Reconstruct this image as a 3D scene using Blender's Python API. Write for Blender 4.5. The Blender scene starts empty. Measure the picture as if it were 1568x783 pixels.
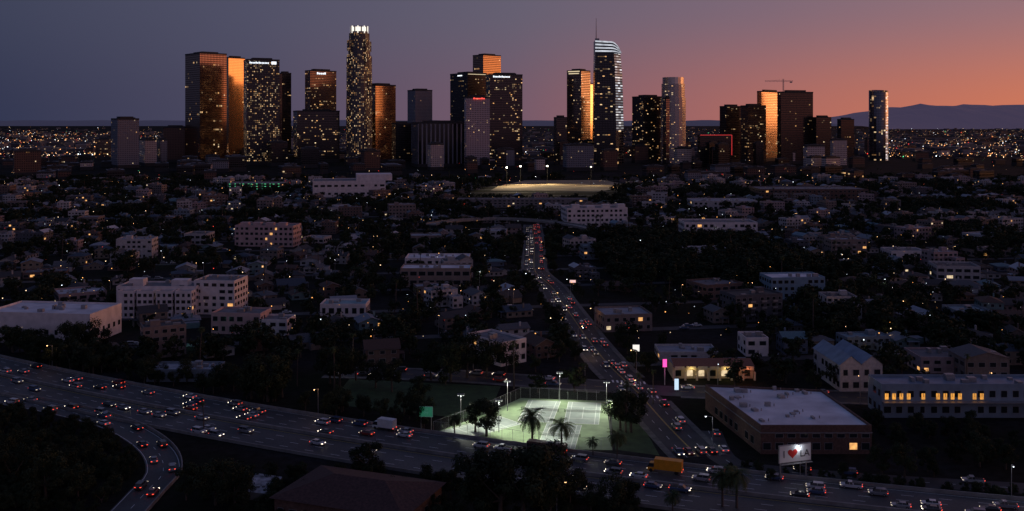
import bpy, math, random
from mathutils import Vector, Matrix, noise
R=random.Random(11)
F=1500.;H=95.;HY=187.
def P(px,py,z=0.0):
    D=F*(H-z)/(py-HY); return ((px-784)*D/F, D)
def srgb(r,g,b):
    f=lambda c:(c/255/12.92 if c/255<=.04045 else ((c/255+.055)/1.055)**2.4)
    return (f(r),f(g),f(b))
scene=bpy.context.scene
col=scene.collection
# ------------------------------------------------------------ node helpers
def lk(nt,a,b): nt.links.new(a,b)
def mth(nt,op,a,b=None,c=None,clamp=False):
    n=nt.nodes.new('ShaderNodeMath'); n.operation=op; n.use_clamp=clamp
    for i,x in enumerate((a,b,c)):
        if x is None: continue
        if isinstance(x,(int,float)): n.inputs[i].default_value=x
        else: lk(nt,x,n.inputs[i])
    return n.outputs[0]
def mixc(nt,f,a,b,mode='MIX'):
    n=nt.nodes.new('ShaderNodeMix'); n.data_type='RGBA'; n.blend_type=mode
    for s,x in ((n.inputs[0],f),(n.inputs[6],a),(n.inputs[7],b)):
        if isinstance(x,(int,float)): s.default_value=x
        elif isinstance(x,tuple): s.default_value=(*x[:3],1)
        else: lk(nt,x,s)
    return n.outputs[2]
def ramp(nt,f,stops,interp='LINEAR'):
    n=nt.nodes.new('ShaderNodeValToRGB'); cr=n.color_ramp; cr.interpolation=interp
    while len(cr.elements)<len(stops): cr.elements.new(0.5)
    for e,(p,c) in zip(cr.elements,stops):
        e.position=p; e.color=(*c,1)
    lk(nt,f,n.inputs[0]); return n.outputs[0]
def nois(nt,vec,scale,detail=3,dim='3D'):
    n=nt.nodes.new('ShaderNodeTexNoise'); n.inputs['Scale'].default_value=scale; n.inputs['Detail'].default_value=detail
    if vec is not None: lk(nt,vec,n.inputs['Vector'])
    return n.outputs[0]
def base(name,emit_sample=False):
    m=bpy.data.materials.new(name); m.use_nodes=True; nt=m.node_tree
    if not emit_sample:
        try: m.cycles.emission_sampling='NONE'
        except Exception: pass
    return m,nt,nt.nodes['Principled BSDF']
def pm(name,c,rough=.8,var=.25,scale=.6,metal=0,bump=0,spec=.4):
    m,nt,b=base(name)
    tc=nt.nodes.new('ShaderNodeTexCoord'); n=nois(nt,tc.outputs['Object'],scale,5)
    d=tuple(x*(1-var) for x in c); l=tuple(min(1,x*(1+var)) for x in c)
    lk(nt,ramp(nt,n,[(.3,d),(.7,l)]),b.inputs['Base Color'])
    b.inputs['Roughness'].default_value=rough; b.inputs['Metallic'].default_value=metal
    b.inputs['Specular IOR Level'].default_value=spec
    if bump:
        bn=nt.nodes.new('ShaderNodeBump'); bn.inputs['Strength'].default_value=bump
        lk(nt,nois(nt,tc.outputs['Object'],scale*6,4),bn.inputs['Height']); lk(nt,bn.outputs[0],b.inputs['Normal'])
    return m
def em(name,c,s,var=0):
    m,nt,b=base(name)
    b.inputs['Base Color'].default_value=(.3,.3,.3,1)
    b.inputs['Emission Color'].default_value=(*c,1); b.inputs['Emission Strength'].default_value=s
    if var:
        tc=nt.nodes.new('ShaderNodeTexCoord')
        n=nois(nt,tc.outputs['Object'],var,3)
        lk(nt,mth(nt,'MULTIPLY',n,s*2),b.inputs['Emission Strength'])
    return m
def objvar(name,stops,rough=.85,scale=.8,var=.3,interp='CONSTANT',metal=0,coat=0,gain=1.):
    m,nt,b=base(name)
    oi=nt.nodes.new('ShaderNodeObjectInfo'); c=ramp(nt,oi.outputs['Random'],[(p,tuple(q*gain for q in c_)) for p,c_ in stops],interp)
    tc=nt.nodes.new('ShaderNodeTexCoord'); n=nois(nt,tc.outputs['Object'],scale,4)
    f=ramp(nt,n,[(.3,(1-var,)*3),(.7,(1,1,1))])
    lk(nt,mixc(nt,1.0,c,f,'MULTIPLY'),b.inputs['Base Color'])
    b.inputs['Roughness'].default_value=rough; b.inputs['Metallic'].default_value=metal
    if coat: b.inputs['Coat Weight'].default_value=coat
    return m
def facade(name,wall=(.05,.05,.055),glass=(.03,.03,.035),mu=.12,mv=.3,lit=.12,col1=(1,.47,.15),col2=(1,.76,.45),st=.8,gm=.0,gr=.12,wr=.6,wm=0,floorlit=.08,zone=.6):
    m,nt,b=base(name)
    uv=nt.nodes.new('ShaderNodeUVMap'); sp=nt.nodes.new('ShaderNodeSeparateXYZ'); lk(nt,uv.outputs[0],sp.inputs[0])
    u,v=sp.outputs[0],sp.outputs[1]
    cu=mth(nt,'FLOOR',u); cv=mth(nt,'FLOOR',v); fu=mth(nt,'FRACT',u); fv=mth(nt,'FRACT',v)
    au=mth(nt,'LESS_THAN',mth(nt,'ABSOLUTE',mth(nt,'SUBTRACT',fu,.5)),.5-mu)
    av=mth(nt,'LESS_THAN',mth(nt,'ABSOLUTE',mth(nt,'SUBTRACT',fv,.5)),.5-mv)
    mask=mth(nt,'MULTIPLY',au,av)
    oi=nt.nodes.new('ShaderNodeObjectInfo')
    cx=nt.nodes.new('ShaderNodeCombineXYZ'); lk(nt,cu,cx.inputs[0]); lk(nt,cv,cx.inputs[1]); lk(nt,mth(nt,'MULTIPLY',oi.outputs['Random'],91.7),cx.inputs[2])
    wn=nt.nodes.new('ShaderNodeTexWhiteNoise'); lk(nt,cx.outputs[0],wn.inputs[0])
    cx2=nt.nodes.new('ShaderNodeCombineXYZ'); lk(nt,mth(nt,'FLOOR',mth(nt,'DIVIDE',u,6)),cx2.inputs[0]); lk(nt,cv,cx2.inputs[1]); lk(nt,mth(nt,'MULTIPLY',oi.outputs['Random'],33.3),cx2.inputs[2])
    wf=nt.nodes.new('ShaderNodeTexWhiteNoise'); lk(nt,cx2.outputs[0],wf.inputs[0])
    fl=mth(nt,'LESS_THAN',wf.outputs[0],floorlit)
    zn=nois(nt,cx.outputs[0],.09,2)
    zf=mth(nt,'MULTIPLY_ADD',mth(nt,'SUBTRACT',zn,.5),6*zone,1.0)
    zf=mth(nt,'MAXIMUM',zf,.05)
    thr=mth(nt,'ADD',mth(nt,'MULTIPLY',fl,.5),mth(nt,'MULTIPLY',zf,lit))
    on=mth(nt,'MULTIPLY',mth(nt,'LESS_THAN',wn.outputs[0],thr),mask)
    s2=nt.nodes.new('ShaderNodeSeparateColor'); lk(nt,wn.outputs[1],s2.inputs[0])
    es=mth(nt,'MULTIPLY',on,mth(nt,'MULTIPLY_ADD',mth(nt,'POWER',s2.outputs[1],3),st*1.3,st*.14))
    lk(nt,mixc(nt,mask,wall,glass),b.inputs['Base Color'])
    lk(nt,mth(nt,'MULTIPLY_ADD',mask,gr-wr,wr),b.inputs['Roughness'])
    lk(nt,mth(nt,'MULTIPLY_ADD',mask,gm-wm,wm),b.inputs['Metallic'])
    lk(nt,mixc(nt,s2.outputs[2],col1,col2),b.inputs['Emission Color'])
    lk(nt,es,b.inputs['Emission Strength'])
    return m
# ------------------------------------------------------------ mesh builder
class MB:
    def __init__(s): s.v=[];s.f=[];s.m=[];s.uv=[];s.M=None
    def face(s,pts,m=0,uv=None):
        i=len(s.v)
        if uv is None: uv=[(p[0],p[1]) for p in pts]
        if s.M is not None: pts=[tuple(s.M@Vector(p)) for p in pts]
        s.v+=[tuple(p) for p in pts]; s.f.append(tuple(range(i,i+len(pts)))); s.m.append(m); s.uv+=uv
    def wall(s,a,b,z0,z1,m,bay=3.,fh=3.6,k=0):
        L=math.hypot(b[0]-a[0],b[1]-a[1]); n=max(1,round(L/bay)); u0=k*41
        s.face([(a[0],a[1],z0),(b[0],b[1],z0),(b[0],b[1],z1),(a[0],a[1],z1)],m,[(u0,z0/fh),(u0+n,z0/fh),(u0+n,z1/fh),(u0,z1/fh)])
    def prism(s,poly,z0,z1,mw,mr,bay=3.,fh=3.6,k=0,bottom=False):
        n=len(poly)
        for i in range(n): s.wall(poly[i],poly[(i+1)%n],z0,z1,mw,bay,fh,k+i)
        s.face([(p[0],p[1],z1) for p in poly],mr)
        if bottom: s.face([(p[0],p[1],z0) for p in reversed(poly)],mr)
    def box(s,cx,cy,z0,sx,sy,sz,m,rot=0,mt=None,bottom=True):
        c,q=math.cos(rot),math.sin(rot)
        poly=[(cx+x*c-y*q,cy+x*q+y*c) for x,y in ((-sx/2,-sy/2),(sx/2,-sy/2),(sx/2,sy/2),(-sx/2,sy/2))]
        s.prism(poly,z0,z0+sz,m,m if mt is None else mt,bottom=bottom)
    def tube(s,p,q,r0,r1,m,n=8,cap=True):
        p=Vector(p);q=Vector(q);d=(q-p).normalized(); a=d.orthogonal().normalized(); b=d.cross(a)
        A=[p+(a*math.cos(t)+b*math.sin(t))*r0 for t in [2*math.pi*i/n for i in range(n)]]
        B=[q+(a*math.cos(t)+b*math.sin(t))*r1 for t in [2*math.pi*i/n for i in range(n)]]
        for i in range(n):
            j=(i+1)%n; s.face([A[i],A[j],B[j],B[i]],m)
        if cap: s.face(B,m); s.face(A[::-1],m)
    def mesh(s,name,mats):
        me=bpy.data.meshes.new(name); me.from_pydata(s.v,[],s.f)
        for m in mats: me.materials.append(m)
        me.polygons.foreach_set('material_index',s.m)
        u=me.uv_layers.new(name='UVMap'); u.data.foreach_set('uv',[c for p in s.uv for c in p]); me.update(); return me
    def obj(s,name,mats,loc=(0,0,0),rot=0,parent=None):
        return place(name,s.mesh(name,mats),loc,rot,parent=parent)
def place(name,me,loc=(0,0,0),rot=0,sc=1,parent=None):
    o=bpy.data.objects.new(name,me); o.location=loc; o.rotation_euler=(0,0,rot)
    o.scale=(sc,sc,sc) if isinstance(sc,(int,float)) else sc
    if parent: o.parent=parent
    col.objects.link(o); return o
def empty(name,loc=(0,0,0)):
    e=bpy.data.objects.new(name,None); e.location=loc; e.empty_display_size=.5; col.objects.link(e); return e
# ------------------------------------------------------------ polylines
def smooth(pts,step=4):
    out=[]; n=len(pts)
    for i in range(n-1):
        p0=pts[max(0,i-1)];p1=pts[i];p2=pts[i+1];p3=pts[min(n-1,i+2)]
        L=math.hypot(p2[0]-p1[0],p2[1]-p1[1]); k=max(1,int(L/step))
        for j in range(k):
            t=j/k
            out.append(tuple(.5*((2*p1[c])+(-p0[c]+p2[c])*t+(2*p0[c]-5*p1[c]+4*p2[c]-p3[c])*t*t+(-p0[c]+3*p1[c]-3*p2[c]+p3[c])*t**3) for c in (0,1)))
    out.append(tuple(pts[-1])); return out
def off(pl,d):
    o=[]
    for i,p in enumerate(pl):
        a=pl[max(0,i-1)];b=pl[min(len(pl)-1,i+1)]; L=math.hypot(b[0]-a[0],b[1]-a[1]) or 1
        o.append((p[0]-(b[1]-a[1])/L*d,p[1]+(b[0]-a[0])/L*d))
    return o
def strip(mb,pl,d0,d1,z,m):
    a=off(pl,d0);b=off(pl,d1)
    for i in range(len(pl)-1):
        mb.face([(*a[i],z),(*a[i+1],z),(*b[i+1],z),(*b[i],z)],m)
def sweep(mb,pl,d0,d1,z0,z1,m):
    a=off(pl,d0);b=off(pl,d1)
    for i in range(len(pl)-1):
        mb.face([(*a[i],z1),(*a[i+1],z1),(*b[i+1],z1),(*b[i],z1)],m)
        mb.face([(*a[i],z0),(*a[i+1],z0),(*a[i+1],z1),(*a[i],z1)],m)
        mb.face([(*b[i+1],z0),(*b[i],z0),(*b[i],z1),(*b[i+1],z1)],m)
    for e in (0,-1):
        mb.face([(*a[e],z0),(*b[e],z0),(*b[e],z1),(*a[e],z1)],m)
def dashes(mb,pl,d,w,on,gap,z,m):
    q=off(pl,d); acc=0
    for i in range(len(q)-1):
        a=q[i];b=q[i+1];L=math.hypot(b[0]-a[0],b[1]-a[1]); 
        if L<1e-6: continue
        ux,uy=(b[0]-a[0])/L,(b[1]-a[1])/L; s=0
        while s<L:
            ph=acc%(on+gap)
            if ph<on:
                e=min(L,s+on-ph)
                mb.face([(a[0]+ux*s+uy*w/2,a[1]+uy*s-ux*w/2,z),(a[0]+ux*e+uy*w/2,a[1]+uy*e-ux*w/2,z),(a[0]+ux*e-uy*w/2,a[1]+uy*e+ux*w/2,z),(a[0]+ux*s-uy*w/2,a[1]+uy*s+ux*w/2,z)],m)
                acc+=e-s; s=e
            else:
                e=min(L,s+(on+gap)-ph); acc+=e-s+1e-6; s=e+1e-6
def along(pl,s):
    for i in range(len(pl)-1):
        a=pl[i];b=pl[i+1];L=math.hypot(b[0]-a[0],b[1]-a[1])
        if s<=L: 
            t=s/L if L else 0
            return (a[0]+(b[0]-a[0])*t,a[1]+(b[1]-a[1])*t,math.atan2(b[1]-a[1],b[0]-a[0]))
        s-=L
    return None
def plen(pl): return sum(math.hypot(pl[i+1][0]-pl[i][0],pl[i+1][1]-pl[i][1]) for i in range(len(pl)-1))
# ------------------------------------------------------------ materials
asphalt=pm('asphalt',(.036,.036,.04),.75,.35,.15,bump=.05)
# freeway lanes: worn tracks and patches
m,nt,b=base('worn_concrete_lanes'); tc=nt.nodes.new('ShaderNodeTexCoord')
n1=nois(nt,tc.outputs['Object'],.05,6); n2=nois(nt,tc.outputs['Object'],1.2,4)
lk(nt,mixc(nt,1.0,ramp(nt,n1,[(.35,(.045,.044,.046)),(.65,(.095,.092,.094))]),ramp(nt,n2,[(.3,(.65,)*3),(.7,(1,)*3)]),'MULTIPLY'),b.inputs['Base Color']); b.inputs['Roughness'].default_value=.65
asphalt_fw=m
concrete=pm('concrete',(.22,.21,.2),.85,.25,.4)
paint_w=pm('white_paint',(.7,.7,.68),.6,.15,3)
paint_y=pm('yellow_paint',(.6,.42,.08),.6,.15,3)
grass=pm('grass',(.025,.055,.018),.9,.4,.3,bump=.3)
bark=pm('bark',(.07,.055,.045),.9,.3,3,bump=.3)
roofm=pm('flat_roof',(.16,.16,.175),.85,.3,.25)
roof_light=pm('pale_roof',(.62,.62,.66),.8,.25,.12)
metal=pm('grey_metal',(.3,.3,.31),.5,.15,1,metal=.6)
dark=pm('dark_trim',(.03,.03,.032),.6,.2,1)
brick=pm('dark_brick',(.12,.07,.055),.85,.3,1.5,bump=.2)
white_st=pm('white_stucco',(.7,.63,.62),.85,.15,.3)
glass=pm('window_glass',(.02,.025,.03),.08,.2,1,spec=.6)
litw=em('lit_window_warm',(1,.48,.14),.9,.8)
litw2=em('lit_window_pale',(1,.76,.45),.7,.8)
HW=[(0,(.56,.52,.5)),(.16,(.28,.23,.2)),(.32,(.62,.62,.64)),(.42,(.2,.13,.11)),(.54,(.2,.32,.33)),(.62,(.34,.28,.22)),(.72,(.12,.12,.13)),(.82,(.15,.2,.28)),(.9,(.38,.28,.27))]
housewall=objvar('house_walls',HW,gain=.78)
houseroof=objvar('house_shingles',[(0,(.045,.045,.05)),(.25,(.1,.1,.11)),(.4,(.08,.045,.035)),(.55,(.2,.22,.26)),(.66,(.05,.07,.1)),(.78,(.26,.28,.32)),(.84,(.1,.19,.22)),(.9,(.06,.05,.05)),(.96,(.45,.46,.5))],scale=2)
aptwall=objvar('apartment_walls',[(0,(.58,.54,.54)),(.16,(.28,.22,.2)),(.36,(.62,.58,.58)),(.5,(.2,.13,.11)),(.64,(.46,.34,.34)),(.78,(.12,.12,.14)),(.9,(.24,.3,.36))],gain=.85)
aptroof=objvar('apartment_roofs',[(0,(.08,.08,.09)),(.25,(.3,.32,.37)),(.5,(.14,.14,.16)),(.72,(.48,.5,.55)),(.82,(.06,.06,.06)),(.92,(.18,.27,.32))],scale=.3)
def foliage(name,a,b2):
    m,nt,b=base(name)
    tc=nt.nodes.new('ShaderNodeTexCoord'); oi=nt.nodes.new('ShaderNodeObjectInfo')
    n=nois(nt,tc.outputs['Object'],.9,3)
    f=mth(nt,'ADD',mth(nt,'MULTIPLY',n,.8),mth(nt,'MULTIPLY',oi.outputs['Random'],.3))
    lk(nt,ramp(nt,f,[(.3,a),(.8,b2)]),b.inputs['Base Color']); b.inputs['Roughness'].default_value=.75
    b.inputs['Specular IOR Level'].default_value=.1
    return m
leaf=foliage('foliage',(.01,.016,.009),(.04,.052,.026))
palmleaf=foliage('palm_fronds',(.03,.045,.02),(.08,.1,.04))
# ------------------------------------------------------------ world
w=bpy.data.worlds.new('World'); scene.world=w; w.use_nodes=True; nt=w.node_tree; nt.nodes.clear()
tc=nt.nodes.new('ShaderNodeTexCoord'); sp=nt.nodes.new('ShaderNodeSeparateXYZ'); lk(nt,tc.outputs['Generated'],sp.inputs[0])
x,y,z=sp.outputs
SAZ=math.radians(75)
hl=mth(nt,'SQRT',mth(nt,'ADD',mth(nt,'ADD',mth(nt,'MULTIPLY',x,x),mth(nt,'MULTIPLY',y,y)),1e-6))
dt=mth(nt,'DIVIDE',mth(nt,'ADD',mth(nt,'MULTIPLY',x,math.sin(SAZ)),mth(nt,'MULTIPLY',y,math.cos(SAZ))),hl)
t=mth(nt,'MULTIPLY_ADD',dt,.5,.5,clamp=True)
HR=ramp(nt,t,[(.0,srgb(38,45,70)),(.38,srgb(48,54,80)),(.5,srgb(76,73,96)),(.63,srgb(116,90,106)),(.73,srgb(166,104,100)),(.84,srgb(204,118,90)),(1,srgb(250,150,80))])
UR=ramp(nt,t,[(.0,srgb(46,54,78)),(.38,srgb(60,65,88)),(.5,srgb(80,80,102)),(.63,srgb(101,95,113)),(.74,srgb(124,103,118)),(.84,srgb(146,112,120)),(1,srgb(190,125,110))])
def sstep(a,b2,v):
    n=nt.nodes.new('ShaderNodeMapRange'); n.interpolation_type='SMOOTHSTEP'; n.inputs['From Min'].default_value=a; n.inputs['From Max'].default_value=b2; lk(nt,v,n.inputs['Value']); return n.outputs[0]
c1=mixc(nt,sstep(0.0,.125,z),HR,UR)
c2=mixc(nt,sstep(.1,.7,z),c1,srgb(64,75,110))
gl=mth(nt,'MULTIPLY',mth(nt,'POWER',t,11),mth(nt,'POWER',2.718,mth(nt,'MULTIPLY',mth(nt,'ABSOLUTE',z),-11)))
gcut=mth(nt,'MULTIPLY',gl,sstep(.86,.97,t))
gcol=mixc(nt,1.0,c2,mixc(nt,gcut,(0,0,0),(3.6,1.45,.42)),'ADD')
back=mth(nt,'MULTIPLY',mth(nt,'MAXIMUM',mth(nt,'MULTIPLY',y,-1.),0.),mth(nt,'POWER',2.718,mth(nt,'MULTIPLY',mth(nt,'ABSOLUTE',z),-2.5)))  # pink glow added to the unseen sky behind the camera, brightens facing walls
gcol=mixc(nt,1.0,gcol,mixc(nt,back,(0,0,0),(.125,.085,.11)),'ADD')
sky=nt.nodes.new('ShaderNodeTexSky'); sky.sky_type='NISHITA'; sky.sun_disc=False; sky.sun_elevation=math.radians(1); sky.sun_rotation=SAZ
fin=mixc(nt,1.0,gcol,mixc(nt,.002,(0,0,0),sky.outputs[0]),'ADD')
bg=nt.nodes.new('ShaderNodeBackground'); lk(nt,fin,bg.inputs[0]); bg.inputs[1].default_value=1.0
wo=nt.nodes.new('ShaderNodeOutputWorld'); lk(nt,bg.outputs[0],wo.inputs[0])
sl=bpy.data.lights.new('sun','SUN'); sl.energy=.05; sl.angle=math.radians(12); sl.color=(1,.55,.3)
so=bpy.data.objects.new('sun',sl); col.objects.link(so)
d=Vector((math.sin(SAZ)*math.cos(.06),math.cos(SAZ)*math.cos(.06),math.sin(.06))); so.rotation_euler=d.to_track_quat('Z','Y').to_euler()
# ------------------------------------------------------------ camera
cd=bpy.data.cameras.new('camera'); cam=bpy.data.objects.new('camera',cd); col.objects.link(cam); scene.camera=cam
cam.location=(0,0,H); cam.rotation_euler=(math.pi/2,0,0); cd.sensor_width=36; cd.lens=36*F/1568; cd.shift_y=-(391.5-HY)/1568
cd.clip_start=1; cd.clip_end=120000
scene.view_settings.view_transform='Standard'; scene.view_settings.look='None'; scene.view_settings.exposure=0
# ------------------------------------------------------------ ground
m,nt,b=base('city_ground')
tc=nt.nodes.new('ShaderNodeTexCoord')
n1=nois(nt,tc.outputs['Object'],.02,6); n2=nois(nt,tc.outputs['Object'],.35,4)
g=ramp(nt,n1,[(.35,(.012,.018,.009)),(.5,(.022,.021,.018)),(.65,(.026,.026,.029))])
lk(nt,mixc(nt,1.0,g,ramp(nt,n2,[(.3,(.45,.45,.45)),(.7,(1,1,1))]),'MULTIPLY'),b.inputs['Base Color']); b.inputs['Roughness'].default_value=.95
b.inputs['Specular IOR Level'].default_value=.05
mb=MB(); S=60000
mb.face([(-S,-2000,0),(S,-2000,0),(S,S*1.5,0),(-S,S*1.5,0)],0); mb.obj('ground',[m])
# ------------------------------------------------------------ roads
def yu(x): return 304-.439*(x+37)+5.4e-4*(x+37)**2
fw=smooth([(x,yu(x)-17.3) for x in range(-420,330,25)],8)
bl=smooth([(62,236),(57,262),(53,278),(48.5,308),(44,345),(38,382),(33,430),(30,470),(26,520),(23,563),(15,620),(15,669),(17,740),(18,824),(19,905)],6)
cr=smooth([(-70,372),(-30,368),(0,361),(46,348),(86,342),(138,335),(230,322)],6)
rp=smooth([P(-60,606),P(30,616),P(120,634),P(190,656),P(238,688),P(250,722),P(225,752),P(190,790)],4)
fr=smooth([P(1085,660),P(1105,700),P(1150,716),P(1300,731),P(1568,748),P(1800,760)],5)
ROADS=[(fw,17.5),(bl,8.5),(cr,9.5),(rp,6),(fr,6)]
mb=MB(); strip(mb,fw,-15.8,15.8,.012,0)
for o_ in (-12,-8.4,-4.8,4.8,8.4,12): dashes(mb,fw,o_,.16,3,6,.016,1)
for o_ in (-15.2,15.2): strip(mb,fw,o_-.08,o_+.08,.016,1)
for o_ in (-1.3,1.3): strip(mb,fw,o_-.08,o_+.08,.016,2)
mb.obj('freeway',[asphalt_fw,paint_w,paint_y])
mb=MB(); sweep(mb,fw,-.3,.3,.012,.95,0); mb.obj('median_barrier',[concrete])
mb=MB(); sweep(mb,fw,15.9,16.25,0,1.0,0); mb.obj('freeway_edge_wall',[concrete])
mb=MB(); sweep(mb,fw,-16.25,-15.9,0,.9,0); mb.obj('freeway_edge_wall',[concrete])
blu=[p for p in bl if p[1]>yu(p[0])+2]
mb=MB(); strip(mb,blu,-6.6,6.6,.008,0)
for o_ in (-3.4,3.4): dashes(mb,blu,o_,.14,3,5,.012,1)
strip(mb,blu,-.2,-.08,.012,2);strip(mb,blu,.08,.2,.012,2)
mb.obj('boulevard',[asphalt,paint_w,paint_y])
def cut(pl,x0,x1): return [p for p in pl if x0<=p[0]<=x1]
b1=[p for p in blu if p[1]<338]; b2=[p for p in blu if p[1]>362]
sw=pm('sidewalk_concrete',(.11,.105,.1),.85,.35,.4)
mb=MB()
for q in (b1,b2):
    for a,c in ((6.6,8.6),(-8.6,-6.6)): sweep(mb,q,a,c,0,.14,0)
for q in (cut(cr,-80,34),cut(cr,58,240)):
    for a,c in ((6.5,8.6),(-8.6,-6.5)): sweep(mb,q,a,c,0,.14,0)
mb.obj('sidewalk',[sw])
mb=MB(); strip(mb,cr,-6.5,6.5,.004,0); dashes(mb,cut(cr,-80,35),0,.16,3,3,.012,2); dashes(mb,cut(cr,56,240),0,.16,3,3,.012,2)
for i in range(8):
    xx=39+i*1.6
    mb.box(xx,339-(xx-44)*.1,.012,.7,3.2,.003,1); mb.box(xx-2,358-(xx-44)*.2,.012,.7,3.2,.003,1)
mb.obj('cross_street',[asphalt,paint_w,paint_y])
mb=MB(); strip(mb,rp,-4.6,4.6,.02,0); strip(mb,rp,-4.2,-4.05,.024,1); strip(mb,rp,4.05,4.2,.024,1); dashes(mb,rp,0,.14,2.5,4,.024,1); mb.obj('freeway_ramp',[asphalt_fw,paint_w])
mb=MB(); sweep(mb,rp,4.7,5.0,0,1.0,0); mb.obj('ramp_barrier',[concrete])
mb=MB(); strip(mb,fr,-4,4,.006,0); dashes(mb,fr,0,.14,2.5,4,.01,1); mb.obj('frontage_road',[asphalt,paint_w])
GA=math.radians(9)
def g2w(u,v): return (u*math.cos(GA)-v*math.sin(GA),u*math.sin(GA)+v*math.cos(GA))
def w2g(x,y): return (x*math.cos(GA)+y*math.sin(GA),-x*math.sin(GA)+y*math.cos(GA))
PV=62;PU=135
mb=MB()
for k in range(5,26):
    v=k*PV
    pl=[g2w(u,v) for u in range(-800,1000,20)]; pl=[p for p in pl if p[1]>yu(max(-300,min(300,p[0])))+6 and abs(p[0])<p[1]*.6+30 and (p[1]>380)]
    if len(pl)>1: strip(mb,pl,-3.5,3.5,.002,0)
mb.obj('residential_streets',[asphalt])
# ------------------------------------------------------------ exclusion
ZONES=[]
def inpoly(x,y,poly):
    c=False;n=len(poly)
    for i in range(n):
        x1,y1=poly[i];x2,y2=poly[(i+1)%n]
        if (y1>y)!=(y2>y) and x<(x2-x1)*(y-y1)/(y2-y1)+x1: c=not c
    return c
def zone(poly,g=3):
    cx=sum(p[0] for p in poly)/len(poly);cy=sum(p[1] for p in poly)/len(poly)
    out=[]
    for p in poly:
        dx,dy=p[0]-cx,p[1]-cy;L=math.hypot(dx,dy); out.append((cx+dx*(L+g)/L,cy+dy*(L+g)/L))
    ZONES.append((out,min(p[0] for p in out)-15,max(p[0] for p in out)+15,min(p[1] for p in out)-15,max(p[1] for p in out)+15))
def blocked(x,y,r=0,roads=True):
    for z_,xa,xb,ya,yb in ZONES:
        if x<xa or x>xb or y<ya or y>yb: continue
        if inpoly(x,y,z_): return True
        if r:
            for a in range(6):
                if inpoly(x+r*math.cos(a*1.047),y+r*math.sin(a*1.047),z_): return True
    if roads:
        if abs(x)<330 and y<yu(x)+3+r: return True
        for pl,w_ in ROADS[1:]:
            for p in pl[::2]:
                if (p[0]-x)**2+(p[1]-y)**2<(w_+r)**2: return True
    return False
# ------------------------------------------------------------ walls with windows
def winwall(mb,a,b,z0,floors,fh,bay,mg,lit,frame=None,ww=.55,wh=.45,rr=R,sill=.95):
    L=math.hypot(b[0]-a[0],b[1]-a[1]); n=int(L/bay)
    if n<1: return
    ux,uy=(b[0]-a[0])/L,(b[1]-a[1])/L; nx,ny=uy,-ux; bw=L/n
    for f in range(floors):
        for i in range(n):
            if rr.random()<.08: continue
            k_=rr.choice([1,1,.72,1.2]) if ww<.6 else 1
            s0=(i+.5-ww/2*k_)*bw; s1=(i+.5+ww/2*k_)*bw; za=z0+f*fh+sill*fh/3.; zb=za+wh*fh
            m_=mg if rr.random()>lit else (mg+1 if rr.random()<.7 else mg+2)
            def q(e,h0,h1,g0,g1,mm): mb.face([(a[0]+ux*g0+nx*e,a[1]+uy*g0+ny*e,h0),(a[0]+ux*g1+nx*e,a[1]+uy*g1+ny*e,h0),(a[0]+ux*g1+nx*e,a[1]+uy*g1+ny*e,h1),(a[0]+ux*g0+nx*e,a[1]+uy*g0+ny*e,h1)],mm)
            if frame is not None: q(.03,za-.12,zb+.12,s0-.12,s1+.12,frame)
            q(.06,za,zb,s0,s1,m_)
def block(mb,poly,z0,floors,fh,bay,lit,par=.8,frame=5,ww=.55,wh=.45,rr=R,stuff=True):
    h=floors*fh; n=len(poly)
    mb.prism(poly,z0,z0+h,0,1)
    for i in range(n):
        a,b=poly[i],poly[(i+1)%n]; winwall(mb,a,b,z0,floors,fh,bay,2,lit,frame,ww,wh,rr)
        L=math.hypot(b[0]-a[0],b[1]-a[1]); ang=math.atan2(b[1]-a[1],b[0]-a[0]); ix,iy=-math.sin(ang)*.14,math.cos(ang)*.14
        mb.box((a[0]+b[0])/2+ix,(a[1]+b[1])/2+iy,z0+h+.002,L-.01*i,.3-.004*i,par-.006*i,0,ang)
    if stuff:
        for k in range(max(3,int(abs(poly[1][0]-poly[0][0])/5))):
            t_=rr.uniform(.12,.88); s_=rr.uniform(.2,.8)
            px=poly[0][0]+(poly[1][0]-poly[0][0])*t_+(poly[-1][0]-poly[0][0])*s_; py=poly[0][1]+(poly[1][1]-poly[0][1])*t_+(poly[-1][1]-poly[0][1])*s_
            mb.box(px,py,z0+h+.004,rr.uniform(.8,3),rr.uniform(.8,2.5),rr.uniform(.6,2),5)
def rect(cx,cy,sx,sy,rot=0):
    c,s=math.cos(rot),math.sin(rot); return [(cx+x*c-y*s,cy+x*s+y*c) for x,y in ((-sx/2,-sy/2),(sx/2,-sy/2),(sx/2,sy/2),(-sx/2,sy/2))]
HM=[housewall,houseroof,glass,litw,litw2,metal]
AM=[aptwall,aptroof,glass,litw,litw2,metal]
WM=[white_st,roofm,glass,litw,litw2,metal]
def gable(mb,x0,x1,y0,y1,h,rh,m,mw):
    xm=(x0+x1)/2; e=.4
    mb.face([(x0,y0,h),(x1,y0,h),(xm,y0,h+rh)],mw); mb.face([(x1,y1,h),(x0,y1,h),(xm,y1,h+rh)],mw)
    for xe in (x0-e,x1+e):
        mb.face([(xe,y0-e,h-.15),(xe,y1+e,h-.15),(xm,y1+e,h+rh+.1),(xm,y0-e,h+rh+.1)],m)
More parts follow.
